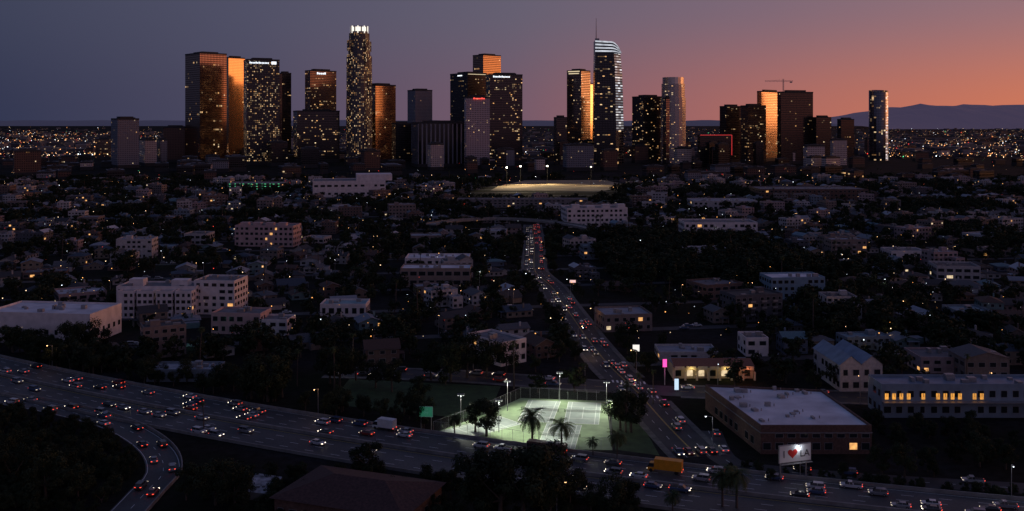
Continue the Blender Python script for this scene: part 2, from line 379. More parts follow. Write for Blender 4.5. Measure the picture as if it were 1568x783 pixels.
def house_mesh(k):
    r=random.Random(k); mb=MB(); w_=r.uniform(8,12); d_=r.uniform(9,14); h=r.choice([3,3,3.2,5.8]); fl=2 if h>5 else 1
    poly=rect(0,0,w_,d_); 
    for i in range(4): mb.wall(poly[i],poly[(i+1)%4],0,h,0); winwall(mb,poly[i],poly[(i+1)%4],0,fl,2.9,3.,2,.026,5,.42,.42,r)
    rh=r.uniform(1.4,2.6); e=.5; W=w_/2+e; Dp=d_/2+e
    if k%3==0:
        q=max(.5,Dp-W)
        A=[(-W,-Dp,h),(W,-Dp,h),(W,Dp,h),(-W,Dp,h)];B=[(0,-q,h+rh),(0,q,h+rh)]
        mb.face([A[0],A[1],B[0]],1);mb.face([A[1],A[2],B[1],B[0]],1);mb.face([A[2],A[3],B[1]],1);mb.face([A[3],A[0],B[0],B[1]],1); mb.face(A[::-1],5)
    else:
        mb.face([(-w_/2,-d_/2,h),(w_/2,-d_/2,h),(0,-d_/2,h+rh)],0);mb.face([(w_/2,d_/2,h),(-w_/2,d_/2,h),(0,d_/2,h+rh)],0)
        for s in (-1,1):
            mb.face([(s*W,-Dp,h-.15),(s*W,Dp,h-.15),(0,Dp,h+rh+.1),(0,-Dp,h+rh+.1)],1)
            mb.face([(s*W,-Dp,h-.3),(s*W,Dp,h-.3),(0,Dp,h+rh-.05),(0,-Dp,h+rh-.05)],5)
            for yy in (-Dp,Dp): mb.face([(s*W,yy,h-.3),(s*W,yy,h-.15),(0,yy,h+rh+.1),(0,yy,h+rh-.05)],5)
    mb.box(w_*.15,-d_/2-1.2,2.5,w_*.5,2.4,.2,1); mb.box(w_*.36,-d_/2-2.2,0,.2,.2,2.5,5); mb.box(-w_*.06,-d_/2-2.2,0,.2,.2,2.5,5)
    mb.box(w_*.12,-d_/2-.05,0,1,.1,2.1,5)
    mb.box(w_*.28,d_*.2,h-.2,.7,.7,rh+1.2,0)
    if k%2: 
        mb.box(w_/2+1.9,d_*.2,0,3.8,5.5,2.6,0,0,1)
    if k%4==1:
        mb.box(-w_/2-2,-d_*.1,0,4,6,2.7,0,0,1); gable(mb,-w_/2-4,-w_/2,-d_*.1-3,-d_*.1+3,2.7,1.1,1,0)
    return mb.mesh('house_%d'%k,HM)
houses=[house_mesh(k) for k in range(22)]
def apt_mesh(k):
    r=random.Random(100+k); mb=MB(); w_=r.uniform(14,26); d_=r.uniform(11,17); fl=r.choice([2,2,2,3,3,4]); 
    block(mb,rect(0,0,w_,d_),0,fl,3.1,3.1,.035,rr=r)
    mb.box(w_*.2,d_*.1,fl*3.1+.006,4,3.5,2.6,0)
    for i in range(int(w_/6)):
        for f in range(1,fl):
            xx=-w_/2+3+i*6; mb.box(xx,-d_/2-.7,f*3.1,2.6,1.4,.15,0); mb.box(xx,-d_/2-1.35,f*3.1+.15,2.6,.06,.9,5)
    if k%2: block(mb,rect(w_*.3,-d_*.5-4,w_*.38,8),0,max(1,fl-1),3.1,3.1,.035,rr=r,stuff=False)
    if k%3==0: gable(mb,-w_/2,-w_/2+8,-d_/2,d_/2,fl*3.1+.9,2.,1,0)
    return mb.mesh('apartment_%d'%k,AM)
apts=[apt_mesh(k) for k in range(18)]
def shop_mesh(k):
    r=random.Random(200+k); mb=MB(); w_=r.uniform(18,38); d_=r.uniform(15,26)
    block(mb,rect(0,0,w_,d_),0,r.choice([1,1,2]),4.2,4.5,.07,rr=r,ww=.7,par=1.0)
    return mb.mesh('shop_%d'%k,AM)
shops=[shop_mesh(k) for k in range(8)]
# ------------------------------------------------------------ trees
def tree_mesh(k,n,ls,hgt=10.):
    r=random.Random(300+k); mb=MB(); th=hgt*.4
    mb.tube((0,0,0),(.15,.1,th),hgt*.035,hgt*.022,0,7)
    cl=[]; nc=r.randint(9,14); W=hgt*r.uniform(.3,.44)
    for i in range(nc):
        a=r.uniform(0,6.28); rr=W*math.sqrt(r.random()); zz=hgt*r.uniform(.34,.92); f=1-abs(zz/hgt-.6)*1.1
        c=Vector((math.cos(a)*rr*f,math.sin(a)*rr*f,zz)); cl.append((c,hgt*r.uniform(.1,.19)))
        if i<7: mb.tube((.15,.1,th*.8),tuple(c*.85+Vector((0,0,th*.1))),hgt*.014,hgt*.004,0,5)
    for i in range(n):
        c,cr_=r.choice(cl); v=Vector((r.gauss(0,1),r.gauss(0,1),r.gauss(0,.8))).normalized()*cr_*r.uniform(.55,1.1)
        p=c+v; nn=(v.normalized()+Vector((r.uniform(-.7,.7),r.uniform(-.7,.7),r.uniform(-.2,.9)))).normalized()
        a=nn.orthogonal().normalized(); a.rotate(Matrix.Rotation(r.uniform(0,6.28),3,nn)); b=nn.cross(a); s=ls*r.uniform(.6,1.3)
        mb.face([p-a*s,p-b*s*.5,p+a*s,p+b*s*.6],1)
    return mb.mesh('tree_%d'%k,[bark,leaf])
trees_far=[tree_mesh(k,420,.62) for k in range(8)]
trees_near=[tree_mesh(20+k,3200,.26) for k in range(6)]
def palm_mesh(k,h,fr_,fl):
    r=random.Random(500+k); mb=MB(); n=8; p=Vector((0,0,0)); bend=r.uniform(-.05,.05)
    for i in range(n):
        q=Vector((bend*h*((i+1)/n)**2,0,h*(i+1)/n)); mb.tube(p,q,.34-.14*i/n,.34-.14*(i+1)/n,0,7,False); p=q
    for i in range(fr_):
        a=r.uniform(0,6.28); el=r.uniform(-.35,1.25); L=fl*r.uniform(.8,1.1); pos=p.copy(); segs=9; dirh=Vector((math.cos(a),math.sin(a),0)); side=Vector((-math.sin(a),math.cos(a),0))
        for j in range(segs):
            d_=(dirh*math.cos(el)+Vector((0,0,1))*math.sin(el)); nx_=pos+d_*L/segs
            wd=fl*.2*math.sin(math.pi*(j+.7)/(segs+.6))
            for s in (-1,1):
                for t_ in (0,.5):
                    a0=pos.lerp(nx_,t_); a1=pos.lerp(nx_,t_+.36)
                    tip=a1+side*s*wd+d_*wd*.5-Vector((0,0,wd*.35))
                    mb.face([a0,a1,tip],1)
            pos=nx_; el-=.2
    for i in range(14):
        a=r.uniform(0,6.28); mb.face([p+Vector((0,0,-.1)),p+Vector((math.cos(a)*.5,math.sin(a)*.5,-1.3)),p+Vector((math.cos(a+.5)*.4,math.sin(a+.5)*.4,-1.2))],0)
    return mb.mesh('palm_%d'%k,[bark,palmleaf])
palm_fat=[palm_mesh(k,8.,54,4.9) for k in range(3)]
palm_tall=[palm_mesh(10+k,16.,30,2.3) for k in range(3)]
def tree(px,D,h,near=True,dx=None):
    x_=(px-784)*D/F; me=R.choice(trees_near if near else trees_far)
    return place('tree',me,(x_,D,-.05),R.uniform(0,6.28),(h/10*R.uniform(.9,1.15),h/10*R.uniform(.9,1.15),h/10))
# ------------------------------------------------------------ skyline towers
gold=facade('gold_mirror_facade',wall=(.6,.38,.2),glass=(.9,.62,.38),mu=.06,mv=.12,lit=.01,gm=1,gr=.1,wm=.9,wr=.2,st=.7,floorlit=.01)
copper=facade('copper_facade',wall=(.1,.05,.035),glass=(.58,.38,.28),mu=.14,mv=.16,lit=.012,gm=1,gr=.12,wr=.35,wm=.6,st=.7,floorlit=.02)
bronze=facade('bronze_office_facade',wall=(.05,.038,.035),glass=(.3,.21,.17),mu=.1,mv=.22,lit=.05,gm=.95,gr=.12,wr=.5,floorlit=.06,st=.8)
black=facade('black_office_facade',wall=(.015,.014,.016),glass=(.07,.06,.065),mu=.1,mv=.25,lit=.06,gm=.9,gr=.12,wr=.4,floorlit=.08,st=.9)
blackq=facade('black_quiet_facade',wall=(.015,.014,.015),glass=(.07,.06,.065),mu=.1,mv=.25,lit=.018,gm=.9,gr=.12,wr=.4,floorlit=.03,st=.7)
busy=facade('busy_office_facade',wall=(.03,.028,.03),glass=(.07,.06,.06),mu=.2,mv=.24,lit=.2,gm=.7,gr=.12,wr=.6,floorlit=.22,st=.68,zone=.5)
granite=facade('granite_facade',wall=(.12,.1,.1),glass=(.05,.05,.055),mu=.24,mv=.16,lit=.24,gm=.6,gr=.15,wr=.7,floorlit=.1,st=.62,zone=.5)
grey=facade('grey_concrete_facade',wall=(.2,.2,.23),glass=(.1,.1,.12),mu=.25,mv=.25,lit=.015,gm=.3,wr=.8,floorlit=.01)
pinkg=facade('pink_grid_facade',wall=(.55,.42,.42),glass=(.07,.05,.05),mu=.24,mv=.26,lit=.05,gm=.2,wr=.8,floorlit=.03,st=.6)
ribs=facade('ribbed_facade',wall=(.24,.23,.26),glass=(.012,.012,.015),mu=.16,mv=.0,lit=.0,gm=.2,wr=.7,floorlit=.0,st=.6)
bluegl=facade('blue_glass_facade',wall=(.04,.045,.06),glass=(.12,.14,.18),mu=.05,mv=.12,lit=.04,gm=.95,gr=.1,wr=.3,floorlit=.05,st=.8)
whitef=facade('white_tower_facade',wall=(.5,.42,.4),glass=(.12,.09,.09),mu=.2,mv=.3,lit=.04,gm=.4,wr=.5,floorlit=.02,st=.7)
ledg=facade('led_lit_facade',wall=(.2,.2,.22),glass=(.1,.1,.12),mu=.02,mv=.26,lit=1,col1=(.8,.86,1),col2=(1,.97,.95),st=.75,gm=.5,zone=0)
brownf=facade('brown_facade',wall=(.12,.065,.05),glass=(.05,.04,.04),mu=.25,mv=.25,lit=.02,gm=.2,wr=.8,floorlit=.01,st=.6)
sign_w=em('sign_white',(.85,.92,1),1.5); sign_r=em('sign_red',(1,.08,.05),1.6); sign_wm=em('crown_warm',(1,.82,.5),.8)
crownw=em('crown_light',(1,.93,.8),1.1)
neon_red=em('neon_red',(1,.04,.03),.6)
def corners(x0,xs,x1,D,th):
    th=math.radians(th); Cx=(xs-784)*D/F; k1=(x1-784)/F;k0=(x0-784)/F
    b_=(k1*D-Cx)/(math.cos(th)-k1*math.sin(th)) if x1>xs else 5
    den=math.sin(th)+k0*math.cos(th)
    a_=(Cx-k0*D)/den if den>.05 else 40
    a_=min(max(a_,12),80); b_=min(max(b_,8),140)
    dr=(math.cos(th),math.sin(th)); dl=(-math.sin(th),math.cos(th))
    return [(Cx,D),(Cx+dr[0]*b_,D+dr[1]*b_),(Cx+dr[0]*b_+dl[0]*a_,D+dr[1]*b_+dl[1]*a_),(Cx+dl[0]*a_,D+dl[1]*a_)]
def inset(poly,f):
    cx=sum(p[0] for p in poly)/len(poly);cy=sum(p[1] for p in poly)/len(poly)
    return [(cx+(p[0]-cx)*f,cy+(p[1]-cy)*f) for p in poly]
def tower(x0,xs,x1,yt,D,th,mat,name='office_tower',bay=3.6,fh=4.,pent=6,parts=None,z0=0):
    poly=corners(x0,xs,x1,D,th); h=H-(yt-HY)*D/F
    mb=MB(); k=R.randint(0,500)
    hp=min(pent,h*.1)
    mb.prism(poly,z0,h,0,1,bay,fh,k)
    mb.prism(inset(poly,1.02),0,7,2,1,bay,fh,k+9); 
    mb.prism(inset(poly,1.012),h-2.2,h+1,2,1)
    if hp>1: mb.prism(inset(poly,.6),h+1.01,h+1+hp*.6,2,1); 
    for i in range(3):
        t_,s_=R.uniform(.15,.85),R.uniform(.15,.85)
        mb.box(poly[0][0]+(poly[1][0]-poly[0][0])*t_+(poly[3][0]-poly[0][0])*s_,poly[0][1]+(poly[1][1]-poly[0][1])*t_+(poly[3][1]-poly[0][1])*s_,h+1.02,4,4,R.uniform(1.5,3),2)
    if parts: parts(mb,poly,h)
    return mb.obj(name,[mat,roofm,dark,sign_w,sign_r,sign_wm]),poly,h
def front_sign(mb,poly,h,side,t0,t1,zt,zb,m,proud=1.0):
    a,b=(poly[0],poly[1]) if side=='r' else (poly[3],poly[0])
    L=math.hypot(b[0]-a[0],b[1]-a[1]); ux,uy=(b[0]-a[0])/L,(b[1]-a[1])/L; nx,ny=uy,-ux
    cx=a[0]+ux*L*(t0+t1)/2+nx*proud; cy=a[1]+uy*L*(t0+t1)/2+ny*proud
    mb.box(cx,cy,h-zb,L*(t1-t0),.6,zb-zt,m,math.atan2(uy,ux))
def letters(mb,poly,h,side,t0,t1,zt,zb,m,n=12):
    for i in range(n):
        w_=(t1-t0)/n; front_sign(mb,poly,h,side,t0+i*w_,t0+(i+.68)*w_,zt+(0 if i in(0,4,6) else (zb-zt)*.25),zb,m,1.3)
tower(283,306,347,81,2250,42,copper,parts=None,fh=5)
tower(344,350,375,88,2500,48,gold)
tower(373,378,428,91,2150,22,busy,parts=lambda m_,p,h:letters(m_,p,h,'r',.08,.68,5,9,3,13) or front_sign(m_,p,h,'r',.75,.9,4,10,3))
tower(426,432,446,112,2450,35,blackq)
tower(467,475,515,108,2400,40,bronze,parts=lambda m_,p,h:letters(m_,p,h,'r',.25,.6,4,9,3,5))
tower(449,455,520,170,2280,20,black)
tower(560,575,606,130,2300,42,copper)
tower(624,636,662,138,2700,30,grey)
tower(626,640,713,188,2050,15,ribs,bay=9)
tower(600,606,630,189,2150,20,blackq)
tower(686,716,745,112,2350,35,blackq,parts=lambda m_,p,h:(front_sign(m_,p,h,'l',.45,.7,4,6.5,3),front_sign(m_,p,h,'r',.02,1,2,3.2,5)))
tower(724,740,767,84,2700,42,copper,fh=5)
tower(744,750,800,114,2250,18,black,parts=lambda m_,p,h:letters(m_,p,h,'r',.1,.62,3,7,3,12))
tower(711,714,750,149,2000,12,pinkg,parts=lambda m_,p,h:letters(m_,p,h,'r',.3,.8,1,4,4,6))
tower(868,890,904,108,2300,52,bronze,parts=lambda m_,p,h:(front_sign(m_,p,h,'l',.1,.9,1,3,5),front_sign(m_,p,h,'l',.15,.85,6,8,5)))
tower(893,899,908,128,2500,50,gold)
tower(848,852,868,180,2200,15,blackq)
tower(862,868,909,222,1900,10,grey,pent=3)
tower(968,985,1016,148,2300,25,black)
tower(1102,1112,1136,163,2300,25,blackq)
tower(1134,1145,1173,162,2250,25,bronze)
tower(1160,1166,1197,140,2350,46,copper)
tower(1190,1196,1245,141,2200,18,blackq)
tower(1244,1250,1273,180,2200,18,blackq)
tower(1282,1288,1308,183,2400,20,blackq)
tower(1230,1236,1263,223,1900,10,whitef,name='office_building',pent=2)
tower(1272,1276,1297,214,2000,12,whitef,name='office_building',pent=2)
tower(170,180,213,182,2000,35,grey)
tower(213,222,240,214,2100,30,whitef,name='office_building')
tower(238,246,256,214,2150,30,grey,name='office_building')
tower(243,250,287,195,2300,20,brownf,name='office_building')
tower(-20,22,63,231,1700,30,brownf,name='office_building')
tower(140,146,172,213,2500,20,bronze,name='office_building')
tower(278,284,322,252,1750,12,whitef,name='office_building',pent=2)
tower(320,325,350,246,1850,12,grey,name='office_building',pent=2)
tower(1015,1020,1034,150,2250,25,bronze)
def redp(m_,p,h):
    front_sign(m_,p,h,'r',0,1,-.3,.7,6)
    c=p[1]; m_.box(c[0]+.7,c[1]-.7,25,1,1,h-25,6)
mb=MB(); poly=corners(1068,1072,1120,2050,14); hh=H-(207-HY)*2050/F
mb.prism(poly,0,hh,0,1,4,4,3); redp(mb,poly,hh); mb.obj('neon_edged_building',[blackq,roofm,dark,sign_w,sign_r,sign_wm,neon_red])
# crown skyscraper
mb=MB(); D=2250; cx=(547-784)*D/F; pxm=D/F
def ring(rpx,n=24,sq=.0,ph=0):
    out=[]
    for i in range(n):
        a=2*math.pi*i/n+ph; r_=rpx*pxm*(1+sq*abs(math.cos(2*a))); out.append((cx+r_*math.cos(a),D+30+r_*math.sin(a)))
    return out
def zt(yp): return H-(yp-HY)*D/F
mb.prism(ring(20.5,24,-.02),0,zt(150),0,1,3.4,4.2,1)
mb.prism(ring(19,24,.04),zt(150),zt(86),0,1,3.4,4.2,7)
mb.prism(ring(17.2,16),zt(86),zt(64),0,1,3.4,4.2,9)
mb.prism(ring(16,16),zt(64),zt(50),0,1,3.4,4.2,11)
mb.prism(ring(13.5,16),zt(50),zt(47),2,1)
mb.prism(ring(11,16),zt(47),zt(40),3,1)
for i in range(16):
    a=2*math.pi*i/16; rr_=13.2*pxm; mb.box(cx+rr_*math.cos(a),D+30+rr_*math.sin(a),zt(50),1.8,2.4,zt(38.5)-zt(50),2 if i%2 else 3,a)
for zz in (150,86,64):
    for i in range(4):
        a=math.pi/4+i*math.pi/2; rr_=18*pxm; mb.box(cx+rr_*math.cos(a),D+30+rr_*math.sin(a),zt(zz)-60 if zz==150 else zt(zz)-20,9,9,60 if zz==150 else 24,0,a)
mb.obj('round_crown_skyscraper',[granite,roofm,pm('crown_stone',(.3,.27,.25),.6,.1,.1),crownw])
# sail topped skyscraper with spire
mb=MB(); D=2200; pxm=D/F
def X(px): return (px-784)*pxm
def Z(py): return H-(py-HY)*pxm
levels=[(252,909,957),(200,910,957),(150,910.5,956),(110,911,954.5),(82,911.5,952)]
dep=45
for (y0,l0,r0),(y1,l1,r1) in zip(levels,levels[1:]):
    z0,z1=Z(y0),Z(y1); sp0=l0+(r0-l0)*.72; sp1=l1+(r1-l1)*.70
    n=8
    mb.face([(X(l0),D,z0),(X(sp0),D,z0),(X(sp1),D,z1),(X(l1),D,z1)],0,[(0,z0/4),(n,z0/4),(n,z1/4),(0,z1/4)])
    mb.face([(X(sp0),D,z0),(X(r0),D+26,z0),(X(r1),D+26,z1),(X(sp1),D,z1)],1 if y0<210 else 2,[(40,z0/6),(43,z0/6),(43,z1/6),(40,z1/6)])
    mb.face([(X(r0),D+26,z0),(X(r0),D+dep,z0),(X(r1),D+dep,z1),(X(r1),D+26,z1)],0,[(50,z0/4),(56,z0/4),(56,z1/4),(50,z1/4)])
    mb.face([(X(l0),D+dep,z0),(X(l0),D,z0),(X(l1),D,z1),(X(l1),D+dep,z1)],0,[(60,z0/4),(70,z0/4),(70,z1/4),(60,z1/4)])
    mb.face([(X(r0),D+dep,z0),(X(l0),D+dep,z0),(X(l1),D+dep,z1),(X(r1),D+dep,z1)],0,[(80,z0/4),(92,z0/4),(92,z1/4),(80,z1/4)])
xs_=[911.5+ (952-911.5)*i/12 for i in range(13)]
def ytop(px):
    t_=(px-911.5)/40.5; return 62+ 2.5*t_+ (17*max(0,(t_-.62)/.38)**2)
for i in range(12):
    a,b_=xs_[i],xs_[i+1]; ya,yb=ytop(a),ytop(b_)
    for yy in (0,dep):
        nb=4
        for j in range(nb):
            za0=Z(82)+(Z(ya)-Z(82))*j/nb; za1=Z(82)+(Z(ya)-Z(82))*(j+.5)/nb; za2=Z(82)+(Z(ya)-Z(82))*(j+1)/nb
            zb0=Z(82)+(Z(yb)-Z(82))*j/nb; zb1=Z(82)+(Z(yb)-Z(82))*(j+.5)/nb; zb2=Z(82)+(Z(yb)-Z(82))*(j+1)/nb
            mb.face([(X(a),D+yy,za0),(X(b_),D+yy,zb0),(X(b_),D+yy,zb1),(X(a),D+yy,za1)],2)
            mb.face([(X(a),D+yy,za1),(X(b_),D+yy,zb1),(X(b_),D+yy,zb2),(X(a),D+yy,za2)],3)
    mb.face([(X(a),D,Z(ya)),(X(b_),D,Z(yb)),(X(b_),D+dep,Z(yb)),(X(a),D+dep,Z(ya))],2)
mb.face([(X(911.5),D+dep,Z(82)),(X(911.5),D,Z(82)),(X(911.5),D,Z(62)),(X(911.5),D+dep,Z(62))],2)
mb.tube((X(913.5),D+10,Z(64)),(X(913.5),D+10,Z(27)),1.1,.4,4,8)
mb.box(X(915),D+12,Z(64),9,9,8,4)
mb.obj('sail_topped_skyscraper',[black,ledg,bluegl,em('sail_light',(.85,.9,1),.6,.1),metal])
mb=MB(); D=2250; pxm=D/F
def rnd(pc,r_,n=20): return [((pc-784)*pxm+r_*pxm*math.cos(2*math.pi*i/n),D+30+r_*pxm*math.sin(2*math.pi*i/n)) for i in range(n)]
mb.prism(rnd(1034,19.5),0,H-(150-HY)*pxm,0,1,3.6,4); mb.prism(rnd(1034,18),H-(150-HY)*pxm,H-(128-HY)*pxm,0,1,3.6,4,5); mb.prism(rnd(1034,16.5),H-(128-HY)*pxm,H-(118-HY)*pxm,2,1,3.6,4,5)
mb.obj('stepped_round_tower',[facade('silver_round_facade',wall=(.5,.4,.37),glass=(.35,.29,.28),mu=.1,mv=.28,lit=.04,gm=.8,gr=.25,wm=.4,wr=.4),roofm,pm('pale_metal',(.6,.5,.45),.3,.1,.1,metal=.8)])
mb=MB(); D=2400; pxm=D/F; A=Vector(((1351-784)*pxm,D+25))
def oval(sx,sy,n=24): return [(A.x+sx*pxm*math.cos(2*math.pi*i/n),A.y+sy*pxm*math.sin(2*math.pi*i/n)) for i in range(n)]
ov=oval(14.5,12); ztop=H-(141-HY)*pxm
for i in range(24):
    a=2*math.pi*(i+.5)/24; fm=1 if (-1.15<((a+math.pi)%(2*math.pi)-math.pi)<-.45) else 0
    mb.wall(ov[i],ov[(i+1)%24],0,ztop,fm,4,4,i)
mb.face([(*p,ztop) for p in ov],2)
for i in range(24):
    a0=2*math.pi*i/24; h0=ztop+4*pxm*(.55+.45*math.sin(a0*1)); a1=2*math.pi*(i+1)/24; h1=ztop+4*pxm*(.55+.45*math.sin(a1))
    p,q=ov[i],ov[(i+1)%24]; mb.face([(*p,ztop),(*q,ztop),(q[0],q[1],h1),(p[0],p[1],h0)],3)
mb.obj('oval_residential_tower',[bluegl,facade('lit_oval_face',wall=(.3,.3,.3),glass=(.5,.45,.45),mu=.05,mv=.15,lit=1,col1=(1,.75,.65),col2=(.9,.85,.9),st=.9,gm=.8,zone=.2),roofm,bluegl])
# tower crane
D=2210; pxm=D/F; cx=(1207-784)*pxm; zb=H-(141-HY)*pxm
mb=MB()
zt_=H-(124-HY)*pxm
for dx,dy in ((-1,-1),(1,-1),(1,1),(-1,1)): mb.tube((cx+dx,D+40+dy,zb),(cx+dx,D+40+dy,zt_+6),.3,.3,0,4)
for i in range(6):
    z_=zb+(zt_-zb)*i/6; z2=zb+(zt_-zb)*(i+1)/6; mb.tube((cx-1,D+39,z_),(cx+1,D+39,z2),.2,.2,0,4)
x0_=(1178-784)*pxm; x1_=(1222-784)*pxm
for dz in (0,2.2): mb.tube((x0_,D+40,zt_+dz),(x1_,D+40,zt_+dz),.35,.35,0,4)
for i in range(16):
    xa=x0_+(x1_-x0_)*i/16; xb=x0_+(x1_-x0_)*(i+1)/16; mb.tube((xa,D+40,zt_+(0 if i%2 else 2.2)),(xb,D+40,zt_+(2.2 if i%2 else 0)),.2,.2,0,4)
mb.box((1219-784)*pxm,D+40,zt_-3,5,3,3,0); mb.tube((cx,D+40,zt_+6),(x0_+15,D+40,zt_+2),.15,.15,0,4)
mb.obj('tower_crane',[metal])
for i in range(230):
    px=R.uniform(-30,1600); D=R.uniform(1500,3000)
    hh=R.choice([12,16,20,28,40,52]) if 240<px<1330 else R.choice([9,12,16,22])
    wd=R.uniform(18,46); 
    if 690<px<970 and D<1780: continue
    if 470<px<640 and D<1650: continue
    if D<1800: hh=min(hh,18)
    yt=HY+(H-hh)*F/D; wp=wd*F/D
    tower(px,px+wp*.2,px+wp,yt,D,R.uniform(12,30),R.choice([blackq,black,grey,brownf,blackq,blackq,bronze,whitef,brownf]),name='office_building',pent=4)
mb=MB()
for i in range(2600):
    D=1/R.uniform(1/14000,1/2700); x_=R.uniform(-.58,.62)*D; hh=R.choice([5,6,8,10,14,20]); a=R.uniform(0,.5)
    mb.prism(rect(x_,D,R.uniform(15,60),R.uniform(15,50),a),0,hh,R.choice([0,1,2]),3,4,4,R.randint(0,300))
mb.obj('distant_city_buildings',[facade('far_a',wall=(.1,.1,.12),lit=.03,st=.9,floorlit=.02),facade('far_b',wall=(.25,.22,.22),lit=.02,st=.8,floorlit=.01),facade('far_c',wall=(.06,.06,.08),lit=.04,st=1.,floorlit=.02),roofm])
def lights(name,n,mats,D0,D1,xr,zf,szf,wts):
    mb=MB()
    for i in range(n):
        D=1/R.uniform(1/D1,1/D0); x_=R.uniform(*xr)*D; s=szf(D)*R.choice([.35,.5,.6,.8,1.4]); z_=zf()
        if noise.noise(Vector((x_*.0022,D*.0012,5)))<-.12: continue
        m_=R.choices(range(len(mats)),wts)[0]
        a,b_,c,d_,e,f_=[Vector((x_,D,z_))+Vector(v)*s for v in ((1,0,0),(0,1,0),(-1,0,0),(0,-1,0),(0,0,1),(0,0,-1))]
        for q in ((a,b_,e),(b_,c,e),(c,d_,e),(d_,a,e),(b_,a,f_),(c,b_,f_),(d_,c,f_),(a,d_,f_)): mb.face(q,m_)
    return mb.obj(name,mats)
LM=[em('lamp_orange',(1,.4,.12),3),em('lamp_warm',(1,.65,.35),3.4),em('lamp_white',(.85,.93,1),4),em('lamp_red',(1,.05,.03),2.5),em('lamp_green',(.1,1,.4),2)]
lights('distant_city_lights',2300,LM,2400,16000,(-.58,.6),lambda:R.uniform(6,16),lambda D:.5+D/9000,(7,4,2,1,.2))
lights('distant_city_lights',1500,LM,2400,9000,(-.56,-.3),lambda:R.uniform(6,16),lambda D:.65+D/7000,(7,4,2,1,.2))
lights('distant_city_lights',600,LM,2400,9000,(.36,.6),lambda:R.uniform(6,16),lambda D:.65+D/7000,(7,4,2,1,.2))
lights('downtown_street_lights',420,LM,1250,2300,(-.56,.58),lambda:R.uniform(8,14),lambda D:.34,(7,4,2,3,.2))
def hills(name,pts,D,depth,c,s):
    mb=MB(); n=len(pts); rows=8; grid=[]
    for j in range(rows+1):
        row=[]
        for i,(px,yp) in enumerate(pts):
            hh=max(0,H-(yp-HY)*D/F); prof=math.sin(math.pi/2*j/rows)
            row.append(((px-784)*D/F, D-depth+depth*j/rows, hh*prof*(1+.12*noise.noise(Vector((i*.4,j*.9,0))))*(1 if j<rows else 1)))
        grid.append(row)
    for j in range(rows):
        for i in range(n-1): mb.face([grid[j][i],grid[j][i+1],grid[j+1][i+1],grid[j+1][i]],0)
    m_,nt,b=base('hillside_painted_haze'); b.inputs['Base Color'].default_value=(.05,.06,.08,1); b.inputs['Roughness'].default_value=1
    b.inputs['Emission Color'].default_value=(*c,1); b.inputs['Emission Strength'].default_value=s  # distance haze is put into the slope colour as faint emission
    mb.obj(name,[m_])
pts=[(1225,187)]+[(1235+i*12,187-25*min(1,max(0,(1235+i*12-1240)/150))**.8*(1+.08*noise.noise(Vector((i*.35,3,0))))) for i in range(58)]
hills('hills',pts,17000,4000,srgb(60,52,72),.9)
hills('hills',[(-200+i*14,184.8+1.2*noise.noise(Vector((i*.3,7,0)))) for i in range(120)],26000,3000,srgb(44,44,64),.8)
# ------------------------------------------------------------ named mid buildings
def mid(name,px0,px1,pyb,pyt,depth,mats,floors,bay=3.2,lit=.08,rot=0,ww=.55,wh=.45,extra=None,yard=4,front=10,par=.8):
    x0,D=P(px0,pyb); x1,_=P(px1,pyb); h=H-(pyt-HY)*D/F; cx=(x0+x1)/2; wd=x1-x0
    mb=MB(); c,s=math.cos(rot),math.sin(rot)
    poly=rect(0,depth/2,wd,depth); block(mb,poly,0,floors,h/floors,bay,lit,ww=ww,wh=wh,par=par)
    if extra: extra(mb,wd,depth,h)
    poly=rect(0,depth/2-front/2,wd,depth+front)
    zone([(cx+x*c-y*s,D+x*s+y*c) for x,y in poly],yard)
    return mb.obj(name,mats,(cx,D,0),rot)
pink=[pm('pink_stucco',(.5,.34,.33),.85,.15,.3),roofm,glass,litw,litw2,metal]
mid('white_commercial_building',-30,143,526,482,26,[white_st,roof_light,glass,litw,litw2,metal],1,4.2,.0,-.12,wh=.16,ww=.4)
def stepped(mb,w_,d_,h):
    for i in range(4): block(mb,rect(-w_/2+7+i*w_/4.2,-3,8,6),0,4,(h-1.2)/4,2.6,.03,stuff=False)
    mb.box(-w_*.3,d_*.5,h,7,6,3.4,0); mb.box(w_*.25,d_*.5,h,8,6,3,0)
mid('white_apartment_building',178,300,484,441,16,WM,4,3.4,.02,0,extra=stepped)
mid('white_apartment_building',296,360,482,432,18,WM,5,3.6,.02,-.1)
mid('apartment_building',322,400,512,482,14,pink,2,3.4,.03,-.1)
mid('apartment_building',396,440,514,492,12,[white_st,roofm,glass,litw,litw2,metal],2,3.4,.0,-.1)
mid('apartment_building',358,450,378,347,20,pink,4,3.6,.03,-.1,extra=lambda mb,w_,d_,h:[mb.box(-w_/2+6+i*10,6,h,6,5,2.6,0) for i in range(4)])
mid('school_building',613,720,440,413,18,[pm('tan_stucco',(.26,.2,.17),.85,.15,.3),roof_light,glass,litw,litw2,metal],2,4.5,.0,.0,ww=.75)
mid('school_hall',613,680,437,421,3,[white_st,roofm,litw,litw,litw2,metal],1,4.5,1,.0,ww=.5,wh=.5,yard=0)
mid('flat_roof_building',620,718,410,397,22,[white_st,roof_light,glass,litw,litw2,metal],1,4.5,.0)
mid('apartment_building',868,962,348,320,34,WM,4,4,.05,.12,front=25,extra=lambda mb,w_,d_,h:[mb.box(-w_/2+8+i*14,4,h,7,6,R.uniform(2,4.5),0) for i in range(4)])
mid('civic_hall',480,590,302,278,60,WM,2,8,.0,.18,front=25,wh=.25,extra=lambda mb,w_,d_,h:mb.box(w_*.35,d_/2,h,w_*.5,d_*.6,8,0))
mid('warehouse',1062,1160,322,309,40,AM,2,5,.06)
mid('warehouse',1048,1160,360,342,30,WM,2,5,.06)
